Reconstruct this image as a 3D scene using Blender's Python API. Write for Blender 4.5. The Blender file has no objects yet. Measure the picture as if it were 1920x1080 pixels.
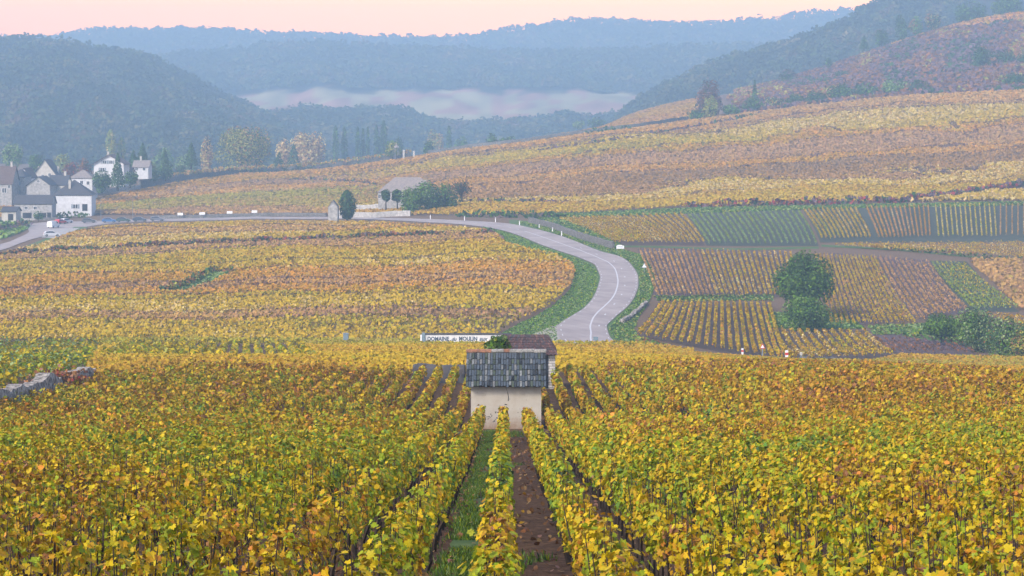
import bpy, math, random
import numpy as np
from mathutils import Vector
R = math.radians
rng = np.random.default_rng(7)
random.seed(7)
scene = bpy.context.scene
C = scene.collection

# ------------------------------------------------------------------ camera
F, CU, VH = 3733.0, 960.0, 240.0           # focal length and principal column / horizon row of the photograph (1920 wide)
cam = bpy.data.cameras.new("camera"); cam_o = bpy.data.objects.new("camera", cam); C.objects.link(cam_o)
cam.sensor_width = 36.0; cam.lens = 36.0 * F / 1920.0
cam.shift_y = -(540.0 - VH) / 1920.0
cam.clip_start = 0.5; cam.clip_end = 20000
cam_o.rotation_euler = (R(90), 0, 0); cam_o.location = (0, 0, 0)
scene.camera = cam_o
# ------------------------------------------------------------------ world, sun, exposure
SUN_EL, SUN_AZ = 34.0, 222.0                # azimuth clockwise from +Y (view direction)
w = bpy.data.worlds.new("World"); scene.world = w; w.use_nodes = True
nt = w.node_tree; nt.nodes.clear()
sky = nt.nodes.new("ShaderNodeTexSky"); sky.sky_type = 'NISHITA'; sky.sun_disc = False
sky.sun_elevation = R(SUN_EL); sky.sun_rotation = R(SUN_AZ); sky.dust_density = 2.0; sky.air_density = 1.0
tc = nt.nodes.new("ShaderNodeTexCoord"); sp = nt.nodes.new("ShaderNodeSeparateXYZ")
rp = nt.nodes.new("ShaderNodeValToRGB"); mx = nt.nodes.new("ShaderNodeMix"); mx.data_type = 'RGBA'; mx.blend_type = 'MULTIPLY'
mx.inputs[0].default_value = 1.0
bg = nt.nodes.new("ShaderNodeBackground"); out = nt.nodes.new("ShaderNodeOutputWorld")
nt.links.new(tc.outputs["Generated"], sp.inputs[0]); nt.links.new(sp.outputs["Z"], rp.inputs[0])
e = rp.color_ramp.elements
e[0].position = 0.0; e[0].color = (6.2, 1.85, .05, 1)
e[1].position = 0.6; e[1].color = (1.15, 1.12, 1.2, 1)
x = e.new(0.07); x.color = (6.2, 1.8, .0, 1)
x = e.new(0.2); x.color = (1.5, 1.1, 1.1, 1)
nt.links.new(sky.outputs[0], mx.inputs[6]); nt.links.new(rp.outputs[0], mx.inputs[7])
gl = nt.nodes.new("ShaderNodeMapRange"); gl.interpolation_type = 'SMOOTHSTEP'; gl.inputs[1].default_value = -.2; gl.inputs[2].default_value = .75
rest = nt.nodes.new("ShaderNodeMix"); rest.data_type = 'RGBA'; rest.inputs[6].default_value = (1.15, 1.1, 1.2, 1)
nt.links.new(sp.outputs["Y"], gl.inputs[0]); nt.links.new(gl.outputs[0], rest.inputs[0]); nt.links.new(rp.outputs[0], rest.inputs[7]); nt.links.new(rest.outputs[2], mx.inputs[7])
nt.links.new(mx.outputs[2], bg.inputs[0]); bg.inputs[1].default_value = 0.12
nt.links.new(bg.outputs[0], out.inputs[0])
sl = bpy.data.lights.new("sun", 'SUN'); sl.energy = 2.3; sl.angle = R(11); sl.color = (1.0, 0.90, 0.78)
so = bpy.data.objects.new("sun", sl); C.objects.link(so)
sd = Vector((math.sin(R(SUN_AZ)) * math.cos(R(SUN_EL)), math.cos(R(SUN_AZ)) * math.cos(R(SUN_EL)), math.sin(R(SUN_EL))))
so.rotation_euler = (-sd).to_track_quat('-Z', 'Y').to_euler(); so.location = (-20, -40, 40)
vs = scene.view_settings
scene.display_settings.display_device = 'sRGB'
vs.view_transform = 'Standard'; vs.look = 'None'; vs.exposure = 1.12; vs.gamma = 1.0; vs.use_curve_mapping = False
cy = scene.cycles
scene.render.engine = 'CYCLES'
cy.use_denoising = True; cy.max_bounces = 5; cy.diffuse_bounces = 3; cy.glossy_bounces = 2; cy.transmission_bounces = 3
cy.volume_bounces = 2; cy.transparent_max_bounces = 8; cy.caustics_reflective = False; cy.caustics_refractive = False

# ------------------------------------------------------------------ helpers: numbers
def vnoise(x, y, seed=0):
    x = np.asarray(x, float); y = np.asarray(y, float)
    xi = np.floor(x).astype(np.int64); yi = np.floor(y).astype(np.int64)
    fx = x - xi; fy = y - yi; fx = fx * fx * (3 - 2 * fx); fy = fy * fy * (3 - 2 * fy)
    def h(a, b):
        n = (a * 374761393 + b * 668265263 + seed * 974634777) & 0xffffffff
        n = ((n ^ (n >> 13)) * 1274126177) & 0xffffffff
        return ((n ^ (n >> 16)) & 0xffff) / 65535.0
    return (h(xi, yi) * (1 - fx) + h(xi + 1, yi) * fx) * (1 - fy) + (h(xi, yi + 1) * (1 - fx) + h(xi + 1, yi + 1) * fx) * fy
def fbm(x, y, seed=0, o=3):
    s = 0; a = 0.5; t = 0
    for k in range(o):
        s = s + a * vnoise(x * 2 ** k, y * 2 ** k, seed + k); t += a; a *= 0.5
    return s / t
def pchip(xs, ys, xq):
    xs = np.asarray(xs, float); ys = np.asarray(ys, float); xq = np.clip(np.asarray(xq, float), xs[0], xs[-1])
    h = np.diff(xs); d = np.diff(ys) / h; m = np.zeros(len(xs))
    for i in range(1, len(xs) - 1):
        if d[i - 1] * d[i] > 0:
            w1 = 2 * h[i] + h[i - 1]; w2 = h[i] + 2 * h[i - 1]; m[i] = (w1 + w2) / (w1 / d[i - 1] + w2 / d[i])
    m[0] = d[0]; m[-1] = d[-1]
    k = np.clip(np.searchsorted(xs, xq) - 1, 0, len(h) - 1); t = (xq - xs[k]) / h[k]
    return ((2 * t**3 - 3 * t**2 + 1) * ys[k] + (t**3 - 2 * t**2 + t) * h[k] * m[k] + (-2 * t**3 + 3 * t**2) * ys[k + 1] + (t**3 - t**2) * h[k] * m[k + 1])

# ------------------------------------------------------------------ the lie of the land: how far below eye level the ground is, by bearing and distance
UC = [-600, 0, 480, 960, 1200, 1440, 1920, 2500]
nf = lambda D: 711 + F * 2.6 / D
TAB = [(8, [nf(8)] * 8), (12, [nf(12)] * 8), (16, [nf(16)] * 8), (26, [nf(26)] * 8), (40, [nf(40)] * 8), (60, [nf(60)] * 8),
 (90, [808, 806, 806, 806, 806, 806, 808, 808]),
 (105, [772, 770, 768, 765, 766, 768, 772, 775]),
 (122, [735, 733, 728, 722, 724, 728, 735, 740]),
 (150, [700, 700, 697, 693, 696, 702, 716, 720]),
 (200, [672, 672, 672, 670, 680, 692, 708, 712]),
 (240, [652, 650, 652, 657, 668, 682, 697, 700]),
 (270, [622, 620, 618, 605, 625, 664, 682, 690]),
 (300, [592, 590, 583, 560, 575, 622, 655, 670]),
 (333, [565, 562, 550, 520, 530, 575, 608, 630]),
 (380, [525, 520, 502, 475, 480, 505, 545, 560]),
 (440, [482, 478, 460, 434, 433, 433, 462, 480]),
 (500, [456, 452, 432, 410, 403, 395, 402, 410]),
 (600, [428, 424, 407, 369, 358, 346, 335, 335]),
 (700, [390, 388, 377, 333, 308, 292, 262, 255]),
 (800, [352, 350, 351, 300, 258, 245, 200, 185]),
 (900, [330, 330, 328, 270, 236, 212, 150, 130]),
 (1000, [318, 318, 340, 292, 223, 184, 102, 80]),
 (1200, [305, 305, 350, 330, 212, 160, 28, 0]),
 (1300, [303, 303, 345, 330, 230, 175, 40, 10]),
 (1600, [300, 300, 330, 320, 290, 250, 150, 130]),
 (2000, [292, 292, 300, 300, 290, 280, 250, 220]),
 (3000, [280, 280, 280, 280, 280, 280, 270, 260]),
 (6500, [262] * 8)]
TD = [t[0] for t in TAB]
GU = np.linspace(-600, 2500, 311); GL = np.linspace(math.log(8), math.log(6500), 900)
_col = np.array([pchip(np.log(TD), [t[1][j] for t in TAB], GL) for j in range(8)])
GV = np.array([pchip(UC, _col[:, k], GU) for k in range(len(GL))]).T
def vtab(u, D):
    u = np.clip(np.asarray(u, float), -600, 2500); L = np.log(np.clip(D, 8, 6500))
    a = (u + 600) / 3100 * 310; b = (L - GL[0]) / (GL[-1] - GL[0]) * 899
    i = np.clip(np.floor(a).astype(int), 0, 309); j = np.clip(np.floor(b).astype(int), 0, 898); a = a - i; b = b - j
    return GV[i, j] * (1 - a) * (1 - b) + GV[i + 1, j] * a * (1 - b) + GV[i, j + 1] * (1 - a) * b + GV[i + 1, j + 1] * a * b
def gz(x, y):
    x = np.asarray(x, float); y = np.asarray(y, float); D = np.maximum(y, 8)
    z = -(vtab(CU + F * x / D, D) - VH) / F * D
    return np.where(y < 8, -2.6 - 471 / F * y, z)
_gd = np.exp(np.linspace(math.log(10), math.log(1400), 1600))
def G(u, v, dmin=10):
    """point of the ground seen at photo column u and row v"""
    d = _gd[_gd >= dmin]; vv = vtab(np.full_like(d, u), d); k = np.nonzero(vv <= v)[0]
    if len(k) == 0: D = d[np.argmin(np.where(d > 1250, 1e9, vv))]
    elif k[0] == 0: D = d[0]
    else:
        i = k[0]; t = (vv[i - 1] - v) / max(1e-6, vv[i - 1] - vv[i]); D = d[i - 1] + t * (d[i] - d[i - 1])
    return np.array([(u - CU) / F * D, D, float(gz((u - CU) / F * D, D))])
def W(u, v, D): return np.array([(u - CU) / F * D, D, -(v - VH) / F * D])

# ------------------------------------------------------------------ helpers: materials
def mat(name, col=(.5, .5, .5), rough=.8, noise=None, attr=False, bump=0, transl=0, metal=0, scale=1.0, spec=0.3):
    """noise = (scale, colour two, amount)"""
    m = bpy.data.materials.new(name); m.use_nodes = True; n = m.node_tree; b = n.nodes["Principled BSDF"]
    b.inputs["Roughness"].default_value = rough; b.inputs["Metallic"].default_value = metal
    b.inputs["Specular IOR Level"].default_value = spec
    src = None
    if attr:
        a = n.nodes.new("ShaderNodeAttribute"); a.attribute_name = "Col"; src = a.outputs["Color"]
    else:
        b.inputs["Base Color"].default_value = (*col, 1)
    if noise:
        sc, c2, am = noise
        t = n.nodes.new("ShaderNodeTexCoord"); no = n.nodes.new("ShaderNodeTexNoise"); no.inputs["Scale"].default_value = sc
        no.inputs["Detail"].default_value = 6; no.inputs["Roughness"].default_value = .65
        n.links.new(t.outputs["Object"], no.inputs["Vector"])
        r = n.nodes.new("ShaderNodeMapRange"); r.inputs[1].default_value = .38; r.inputs[2].default_value = .64; r.inputs[4].default_value = am
        n.links.new(no.outputs["Fac"], r.inputs[0])
        k = n.nodes.new("ShaderNodeMix"); k.data_type = 'RGBA'; k.inputs[6].default_value = (*col, 1); k.inputs[7].default_value = (*c2, 1)
        if src: n.links.new(src, k.inputs[6])
        n.links.new(r.outputs[0], k.inputs[0]); src = k.outputs[2]
        if bump:
            bp = n.nodes.new("ShaderNodeBump"); bp.inputs["Strength"].default_value = bump; bp.inputs["Distance"].default_value = 0.05
            n.links.new(no.outputs["Fac"], bp.inputs["Height"]); n.links.new(bp.outputs[0], b.inputs["Normal"])
    if src: n.links.new(src, b.inputs["Base Color"])
    if transl:
        tr = n.nodes.new("ShaderNodeBsdfTranslucent"); ms = n.nodes.new("ShaderNodeMixShader"); ms.inputs[0].default_value = transl
        if src: n.links.new(src, tr.inputs[0])
        else: tr.inputs[0].default_value = (*col, 1)
        o = n.nodes["Material Output"]; n.links.new(b.outputs[0], ms.inputs[1]); n.links.new(tr.outputs[0], ms.inputs[2]); n.links.new(ms.outputs[0], o.inputs[0])
    return m
def brickmat(name, c1, c2, mortar, bw, bh, gap=.02, bump=.5, rot=None):
    m = bpy.data.materials.new(name); m.use_nodes = True; n = m.node_tree; b = n.nodes["Principled BSDF"]; b.inputs["Roughness"].default_value = .9
    t = n.nodes.new("ShaderNodeTexCoord"); s = n.nodes.new("ShaderNodeSeparateXYZ"); c = n.nodes.new("ShaderNodeCombineXYZ")
    ad = n.nodes.new("ShaderNodeMath"); ad.operation = 'ADD'
    n.links.new(t.outputs["Object"], s.inputs[0]); n.links.new(s.outputs[0], ad.inputs[0]); n.links.new(s.outputs[1], ad.inputs[1])
    n.links.new(ad.outputs[0], c.inputs[0]); n.links.new(s.outputs[2], c.inputs[1])
    k = n.nodes.new("ShaderNodeTexBrick"); k.inputs["Scale"].default_value = 1; k.inputs["Brick Width"].default_value = bw; k.inputs["Row Height"].default_value = bh
    k.inputs["Mortar Size"].default_value = gap; k.inputs["Color1"].default_value = (*c1, 1); k.inputs["Color2"].default_value = (*c2, 1); k.inputs["Mortar"].default_value = (*mortar, 1)
    n.links.new(c.outputs[0], k.inputs["Vector"])
    no = n.nodes.new("ShaderNodeTexNoise"); no.inputs["Scale"].default_value = 1.3; no.inputs["Detail"].default_value = 5; n.links.new(t.outputs["Object"], no.inputs["Vector"])
    mm = n.nodes.new("ShaderNodeMix"); mm.data_type = 'RGBA'; mm.blend_type = 'MULTIPLY'; mm.inputs[0].default_value = .7
    rr = n.nodes.new("ShaderNodeMapRange"); rr.inputs[1].default_value = .3; rr.inputs[2].default_value = .7; rr.inputs[3].default_value = .5; rr.inputs[4].default_value = 1.3
    n.links.new(no.outputs["Fac"], rr.inputs[0]); n.links.new(k.outputs[0], mm.inputs[6]); n.links.new(rr.outputs[0], mm.inputs[7]); n.links.new(mm.outputs[2], b.inputs["Base Color"])
    bp = n.nodes.new("ShaderNodeBump"); bp.inputs["Strength"].default_value = bump; bp.inputs["Distance"].default_value = .03; bp.invert = True
    n.links.new(k.outputs["Fac"], bp.inputs["Height"]); n.links.new(bp.outputs[0], b.inputs["Normal"])
    return m
M = {}
M['leaf'] = mat('vine_leaf', attr=True, rough=.55, transl=.2, spec=.2)
M['clump'] = mat('leaf_clump', attr=True, rough=.9, transl=.15, spec=.1)
M['bark'] = mat('bark', (.03, .02, .015), .95, (9, (.06, .045, .035), 1))
M['plaster'] = mat('pale_plaster', (.50, .44, .35), .95, (2.2, (.40, .345, .265), .8), bump=.15)
M['white'] = mat('white_render', (.68, .68, .68), .9, (1.2, (.50, .50, .50), .7))
M['cream'] = mat('cream_render', (.52, .49, .43), .9, (1.1, (.36, .33, .28), .8))
M['stonew'] = brickmat('pale_stone', (.46, .45, .43), (.38, .37, .35), (.26, .25, .24), .45, .22, .025)
M['stoneg'] = brickmat('grey_stone', (.24, .23, .22), (.13, .125, .12), (.05, .05, .045), .4, .18, .03, .8)
M['slate'] = mat('dark_slate', (.045, .048, .058), .7, (2.5, (.075, .07, .075), 1))
M['tilebrown'] = mat('brown_tiles', (.085, .055, .05), .9, (2.2, (.14, .10, .085), 1))
M['tilepale'] = mat('pale_old_tiles', (.20, .17, .16), .9, (1.5, (.28, .24, .21), 1))
M['tilecol'] = mat('roof_tile', attr=True, rough=.9, noise=(14, (.05, .06, .07), .7))
M['dark'] = mat('dark_opening', (.02, .022, .028), .4)
M['glass'] = mat('window_glass', (.03, .035, .045), .12, spec=.6)
M['shutter'] = mat('shutter_paint', (.20, .24, .28), .7)
M['wpaint'] = mat('white_paint', (.75, .76, .77), .5)
M['rpaint'] = mat('red_paint', (.55, .05, .04), .5)
M['gmetal'] = mat('grey_metal', (.22, .24, .26), .5, metal=.4)
M['sign_back'] = mat('sign_back', (.16, .22, .26), .5)
M['letter'] = mat('sign_lettering', (.06, .09, .13), .8)
M['asphalt'] = mat('road_asphalt', (.28, .24, .225), .85, (.18, (.39, .335, .31), 1), bump=.1)
M['asphalt2'] = mat('pale_apron', (.33, .31, .29), .9, (.8, (.42, .39, .36), .8))
M['grass'] = mat('grass_ground', (.055, .12, .03), .95, (.7, (.11, .15, .045), .9), bump=.6)
M['track'] = mat('track_gravel', (.30, .27, .23), .95, (2, (.40, .37, .32), .9))
M['tyre'] = mat('tyre', (.02, .02, .02), .9)
M['lampred'] = mat('tail_lamp', (.5, .02, .02), .3)

# ------------------------------------------------------------------ helpers: objects
def tag(o, label=None, cat=None, group=None, kind=None):
    if label: o['label'] = label
    if cat: o['category'] = cat
    if group: o['group'] = group
    if kind: o['kind'] = kind
    return o
SMOOTH = ('ground', 'hill', 'road', 'grass_verge', 'farm_track', 'trunk', 'plot_soil')
def mkmesh(name, batches, m, cols=None):
    """batches: list of (verts (n,3), faces (k,s)); cols: matching list of per-vertex colours"""
    me = bpy.data.meshes.new(name)
    V = np.concatenate([np.asarray(b[0], float) for b in batches]); off = 0; loops = []; tot = []
    for v, f in batches:
        f = np.asarray(f, np.int64); loops.append((f + off).ravel()); tot.append(np.full(len(f), f.shape[1])); off += len(v)
    loops = np.concatenate(loops); tot = np.concatenate(tot)
    me.vertices.add(len(V)); me.vertices.foreach_set('co', V.ravel())
    me.loops.add(len(loops)); me.loops.foreach_set('vertex_index', loops)
    me.polygons.add(len(tot)); me.polygons.foreach_set('loop_start', np.concatenate([[0], np.cumsum(tot)[:-1]]))
    me.polygons.foreach_set('loop_total', tot)
    if name not in SMOOTH: me.polygons.foreach_set('use_smooth', np.zeros(len(tot), bool))
    me.update(calc_edges=True)
    if cols is not None:
        a = me.color_attributes.new('Col', 'FLOAT_COLOR', 'POINT'); cc = np.concatenate([np.asarray(c, float) for c in cols])
        a.data.foreach_set('color', np.concatenate([cc, np.ones((len(cc), 1))], 1).ravel())
    me.materials.append(m)
    return me
def link(name, me, parent=None, loc=None):
    o = bpy.data.objects.new(name, me); C.objects.link(o)
    if parent: o.parent = parent
    if loc is not None: o.location = loc
    return o
def obj(name, batches, m, parent=None, cols=None, world=True, origin=None):
    """world: vertices are in world space; they are moved to the parent's or own origin"""
    b = [(np.asarray(v, float), f) for v, f in batches]
    if parent is not None and world:
        q = parent; l = np.zeros(3)
        while q is not None: l = l + np.array(q.location); q = q.parent
        b = [(v - l, f) for v, f in b]
        return link(name, mkmesh(name, b, m, cols), parent)
    if parent is None and world:
        if origin is None:
            A = np.concatenate([v for v, f in b]); origin = np.array([A[:, 0].mean(), A[:, 1].mean(), A[:, 2].min()])
        b = [(v - origin, f) for v, f in b]
        return link(name, mkmesh(name, b, m, cols), None, origin)
    return link(name, mkmesh(name, b, m, cols), parent)
def thing(name, label, cat, loc, group=None, rz=0):
    o = bpy.data.objects.new(name, None); o.empty_display_size = .3; C.objects.link(o); o.location = loc; o.rotation_euler = (0, 0, rz)
    return tag(o, label, cat, group)
def kids(o): return list(o.children)
def dup(o, loc, rz=None, label=None, parent=None):
    c = o.copy(); C.objects.link(c)
    if parent: c.parent = parent
    else:
        c.location = loc
        if rz is not None: c.rotation_euler = (0, 0, rz)
        if label: c['label'] = label
    for k in kids(o): dup(k, None, parent=c)
    return c
def box(cx, cy, cz, sx, sy, sz, rz=0):
    s = np.array([[-1, -1, -1], [1, -1, -1], [1, 1, -1], [-1, 1, -1], [-1, -1, 1], [1, -1, 1], [1, 1, 1], [-1, 1, 1]]) * .5 * np.array([sx, sy, sz])
    c, q = math.cos(rz), math.sin(rz); s = s @ np.array([[c, q, 0], [-q, c, 0], [0, 0, 1]])
    return s + np.array([cx, cy, cz]), np.array([[0, 3, 2, 1], [4, 5, 6, 7], [0, 1, 5, 4], [1, 2, 6, 5], [2, 3, 7, 6], [3, 0, 4, 7]])
def tube(pts, rad, n=6):
    pts = np.asarray(pts, float); V = []; f = []
    for i, p in enumerate(pts):
        d = pts[min(i + 1, len(pts) - 1)] - pts[max(i - 1, 0)]; d /= np.linalg.norm(d) + 1e-9
        a = np.cross(d, [1, 0, 0] if abs(d[0]) < .8 else [0, 1, 0]); a /= np.linalg.norm(a); b = np.cross(d, a)
        for k in range(n):
            t = 2 * math.pi * k / n; V.append(p + rad[i] * (a * math.cos(t) + b * math.sin(t)))
    for i in range(len(pts) - 1):
        for k in range(n): f.append([i * n + k, i * n + (k + 1) % n, (i + 1) * n + (k + 1) % n, (i + 1) * n + k])
    l = (len(pts) - 1) * n
    if n == 4: f += [[3, 2, 1, 0], [l, l + 1, l + 2, l + 3]]
    elif n == 6: f += [[3, 2, 1, 0], [5, 4, 3, 0], [l, l + 1, l + 2, l + 3], [l, l + 3, l + 4, l + 5]]
    return np.array(V), np.array(f)
def grid_faces(n, m):
    i, j = np.meshgrid(np.arange(n - 1), np.arange(m - 1), indexing='ij'); a = (i * m + j).ravel()
    return np.stack([a, a + m, a + m + 1, a + 1], 1)
def resample(P, n):
    P = np.asarray(P, float); s = np.concatenate([[0], np.cumsum(np.linalg.norm(np.diff(P[:, :2], axis=0), axis=1))]); q = np.linspace(0, s[-1], n)
    k = np.stack([pchip(s, P[:, i], q) for i in range(P.shape[1])], 1); return k
# ------------------------------------------------------------------ leaves
LEAF12 = np.array([(0, -.32, 0), (-.28, -.5, .05), (-.56, -.12, .1), (-.36, .08, .07), (-.42, .4, .08), (-.13, .3, .03), (0, .6, -.04), (.13, .3, .03), (.42, .4, .08), (.36, .08, .07), (.56, -.12, .1), (.28, -.5, .05)])
LEAF12F = np.array([[0, 6, 5, 4, 3, 2, 1], [6, 0, 11, 10, 9, 8, 7]])
LEAF6 = np.array([(0, -.45, 0), (-.5, -.22, .09), (-.4, .32, .09), (0, .55, 0), (.4, .32, .09), (.5, -.22, .09)])
LEAF6F = np.array([[0, 3, 2, 1], [0, 5, 4, 3]])
QUAD = np.array([(-.5, -.35, .0), (.35, -.5, .08), (.5, .4, 0), (-.4, .5, .08)]); QUADF = np.array([[0, 1, 2, 3]])
def leaves(P, N, s, col, kind='quad', roll=None, asp=None):
    T, TF = {'leaf12': (LEAF12, LEAF12F), 'leaf6': (LEAF6, LEAF6F), 'quad': (QUAD, QUADF)}[kind]
    n = len(P); N = N / (np.linalg.norm(N, axis=1, keepdims=True) + 1e-9)
    r = rng.normal(size=(n, 3)); r[:, 2] -= 0.8 if kind != 'quad' else 0
    B = r - (r * N).sum(1, keepdims=True) * N; B /= np.linalg.norm(B, axis=1, keepdims=True) + 1e-9; A = np.cross(B, N)
    s = np.broadcast_to(s, (n,))[:, None, None]
    V = P[:, None, :] + s * (T[None, :, 0:1] * A[:, None] + T[None, :, 1:2] * B[:, None] + T[None, :, 2:3] * N[:, None])
    k = len(T); Fc = (TF[None] + (np.arange(n) * k)[:, None, None]).reshape(-1, TF.shape[1])
    return (V.reshape(-1, 3), Fc), np.repeat(col, k, axis=0)
PAL = {'yellow': (.44, .325, .008), 'gold': (.36, .20, .008), 'lime': (.22, .27, .01), 'green': (.10, .19, .025), 'orange': (.52, .22, .03), 'brown': (.22, .10, .035),
       'pale': (.60, .48, .20), 'red': (.26, .05, .045), 'purple': (.14, .09, .105), 'olive': (.27, .26, .05), 'tan': (.42, .25, .10), 'dgreen': (.045, .09, .03), 'rose': (.33, .18, .12), 'sage': (.20, .27, .10)}
PAL = {k: np.array(v) for k, v in PAL.items()}
def pick(n, mix, t=None):
    names = list(mix); wts = np.array([mix[k] for k in names], float); c = np.cumsum(wts / wts.sum())
    r = rng.random(n) if t is None else np.clip(t, 0, .9999)
    i = np.searchsorted(c, r); base = np.array([PAL[k] for k in names])[i]
    return base * rng.uniform(.72, 1.25, (n, 1)) * rng.uniform(.92, 1.08, (n, 3))
#@@SETTING
# ------------------------------------------------------------------ terrain
NU = 260
TDs = np.concatenate([np.array([-60, -25, -5, 2, 6]), np.exp(np.linspace(math.log(9), math.log(3780), 420))])
S = np.linspace(-1, 1, NU); TX = []
for D in TDs:
    hw = 1750 + 90000 / max(D, 9); u = CU + S * hw; X = (u - CU) / F * max(D, 9); TX.append(np.stack([X, np.full(NU, D), gz(X, np.full(NU, D))], 1))
TX = np.array(TX)
fade = np.clip((TX[..., 1] - 15) / 60, 0, 1)
TX[..., 2] += (fbm(TX[..., 0] * .5, TX[..., 1] * .5, 3) - .5) * .06
def terrain_cols(X, Y):
    u = CU + F * X / np.maximum(Y, 9)
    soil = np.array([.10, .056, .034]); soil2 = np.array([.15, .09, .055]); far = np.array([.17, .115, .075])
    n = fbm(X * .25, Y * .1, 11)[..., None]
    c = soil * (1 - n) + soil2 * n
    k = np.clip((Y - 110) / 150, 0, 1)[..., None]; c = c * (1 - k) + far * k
    s = np.clip((Y - 870 - np.clip((1500 - u) * .35, 0, 200)) / 30, 0, 1)[..., None] * np.clip((u - 1330) / 60, 0, 1)[..., None]
    c = c * (1 - s) + np.array([.13, .09, .085]) * s
    k = np.clip((Y - 1250) / 200, 0, 1)[..., None]
    c = c * (1 - k) + (np.array([.09, .12, .05]) * n + np.array([.2, .2, .1]) * (1 - n)) * k
    return c
def ground_mat():
    m = bpy.data.materials.new('ground_soil'); m.use_nodes = True; n = m.node_tree; b = n.nodes["Principled BSDF"]; b.inputs["Roughness"].default_value = 1; b.inputs["Specular IOR Level"].default_value = .1
    a = n.nodes.new("ShaderNodeAttribute"); a.attribute_name = "Col"; t = n.nodes.new("ShaderNodeTexCoord")
    def noise(sc, d=6):
        q = n.nodes.new("ShaderNodeTexNoise"); q.inputs["Scale"].default_value = sc; q.inputs["Detail"].default_value = d; q.inputs["Roughness"].default_value = .7
        n.links.new(t.outputs["Object"], q.inputs["Vector"]); return q
    n1 = noise(7); n2 = noise(1.1)
    r = n.nodes.new("ShaderNodeMapRange"); r.inputs[1].default_value = .3; r.inputs[2].default_value = .7; r.inputs[3].default_value = .45; r.inputs[4].default_value = 1.55
    n.links.new(n1.outputs["Fac"], r.inputs[0])
    mu = n.nodes.new("ShaderNodeMix"); mu.data_type = 'RGBA'; mu.blend_type = 'MULTIPLY'; mu.inputs[0].default_value = 1
    n.links.new(a.outputs["Color"], mu.inputs[6]); n.links.new(r.outputs[0], mu.inputs[7])
    n.links.new(mu.outputs[2], b.inputs["Base Color"])
    bp = n.nodes.new("ShaderNodeBump"); bp.inputs["Strength"].default_value = .9; bp.inputs["Distance"].default_value = .08
    n.links.new(n1.outputs["Fac"], bp.inputs["Height"]); n.links.new(bp.outputs[0], b.inputs["Normal"])
    return m
M['ground'] = ground_mat()
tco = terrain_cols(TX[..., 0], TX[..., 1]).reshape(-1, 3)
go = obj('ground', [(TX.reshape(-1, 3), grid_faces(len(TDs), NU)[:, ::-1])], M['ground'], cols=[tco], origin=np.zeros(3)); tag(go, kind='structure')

def strip(name, A, B, m, dz=.05, n=60, k=6, ramp=False, dminA=10, kind='structure', world=False):
    """a sheet lying on the ground between two lines"""
    PA = A if world else [G(u, v, dminA)[:2] for u, v in A]; PB = B if world else [G(u, v, dminA)[:2] for u, v in B]
    PA = resample(PA, n); PB = resample(PB, n); V = []
    for t in np.linspace(0, 1, k): V.append(PA * (1 - t) + PB * t)
    V = np.array(V); Z = gz(V[..., 0], V[..., 1]) + dz; V = np.concatenate([V, Z[..., None]], 2)
    if V[-1, 0, 0] is not None:
        f = grid_faces(k, n); v = V.reshape(-1, 3); q = v[f[0]]; nn = np.cross(q[1] - q[0], q[3] - q[0])
        if nn[2] < 0: f = f[:, ::-1]
    o = obj(name, [(v, f)], m, origin=np.array([v[:, 0].mean(), v[:, 1].mean(), v[:, 2].min()])); tag(o, kind=kind); return o, V
# the road: its left and right edges
RL = [(480, 410.5), (600, 411), (680, 411.5), (780, 416), (850, 420), (900, 425), (944, 433), (983, 446), (1011, 458), (1039, 468), (1089, 485), (1117, 499), (1124, 515), (1121, 538), (1111, 560), (1094, 579), (1072, 593), (1050, 607), (1044, 618), (1050, 635), (1070, 655), (1100, 672)]
RR = [(480, 406.5), (600, 407.2), (680, 408), (780, 410.5), (850, 413), (900, 415.5), (955, 420), (1000, 429), (1055, 444), (1094, 459), (1130, 473), (1161, 481), (1180, 493), (1193, 510), (1197, 530), (1192, 552), (1178, 574), (1152, 597), (1138, 614), (1142, 629), (1169, 652), (1230, 668)]
road, RV = strip('road', RL, RR, M['asphalt'], .09, 260, 9)
# ------------------------------------------------------------------ hills
def hill(name, crest, Df, Dc, Db, vb, colf, ease=1.0, nu=160, seed=1, foot=None, umin=None, umax=None, gully=1.0, kind='structure'):
    cu = [c[0] for c in crest]; cv = [c[1] for c in crest]; umin = umin or cu[0]; umax = umax or cu[-1]
    U = np.linspace(umin, umax, nu); s = np.concatenate([np.linspace(0, 1, 40), np.linspace(1.05, 2, 10)])
    def f(u, s):
        vc = pchip(cu, cv, u); vbb = np.interp(u, foot[0], foot[1]) if foot else vb
        vbb = np.maximum(vbb, vc)
        s1 = np.clip(s, 0, 1); D = np.where(s <= 1, Df + (Dc - Df) * s1, Dc + (Db - Dc) * (s - 1))
        zf = -(vbb - VH) / F * Df; zc = -(vc - VH) / F * Dc
        z = zf + (zc - zf) * s1 ** ease
        g = (fbm(u / 60, s * 4, seed) - .5) * 4 * s1 * (1 - s1) * .28 * gully
        z = z + g * (zc - zf)
        zb = -60.0; z = np.where(s > 1, zc + (zb - zc) * np.clip(s - 1, 0, 1) ** 1.6, z)
        return np.stack([(u - CU) / F * D, D, z], -1)
    UU, SS = np.meshgrid(U, s, indexing='ij'); P = f(UU, SS)
    o = obj(name, [(P.reshape(-1, 3), grid_faces(nu, len(s)))], M['hill'], cols=[colf(UU, SS).reshape(-1, 3)], origin=np.array([0, Dc, -60.0])); tag(o, kind=kind)
    return f
M['hill'] = mat('hill_ground', attr=True, rough=1, spec=0)
woodc = lambda u, s: np.array([.03, .034, .028]) + 0 * u[..., None]
hA = [(-500, 50), (-200, 55), (0, 66), (60, 70), (130, 76), (170, 85), (220, 92), (270, 99), (300, 112), (350, 138), (400, 166), (450, 190), (500, 211), (550, 232), (590, 250), (640, 285)]
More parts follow.
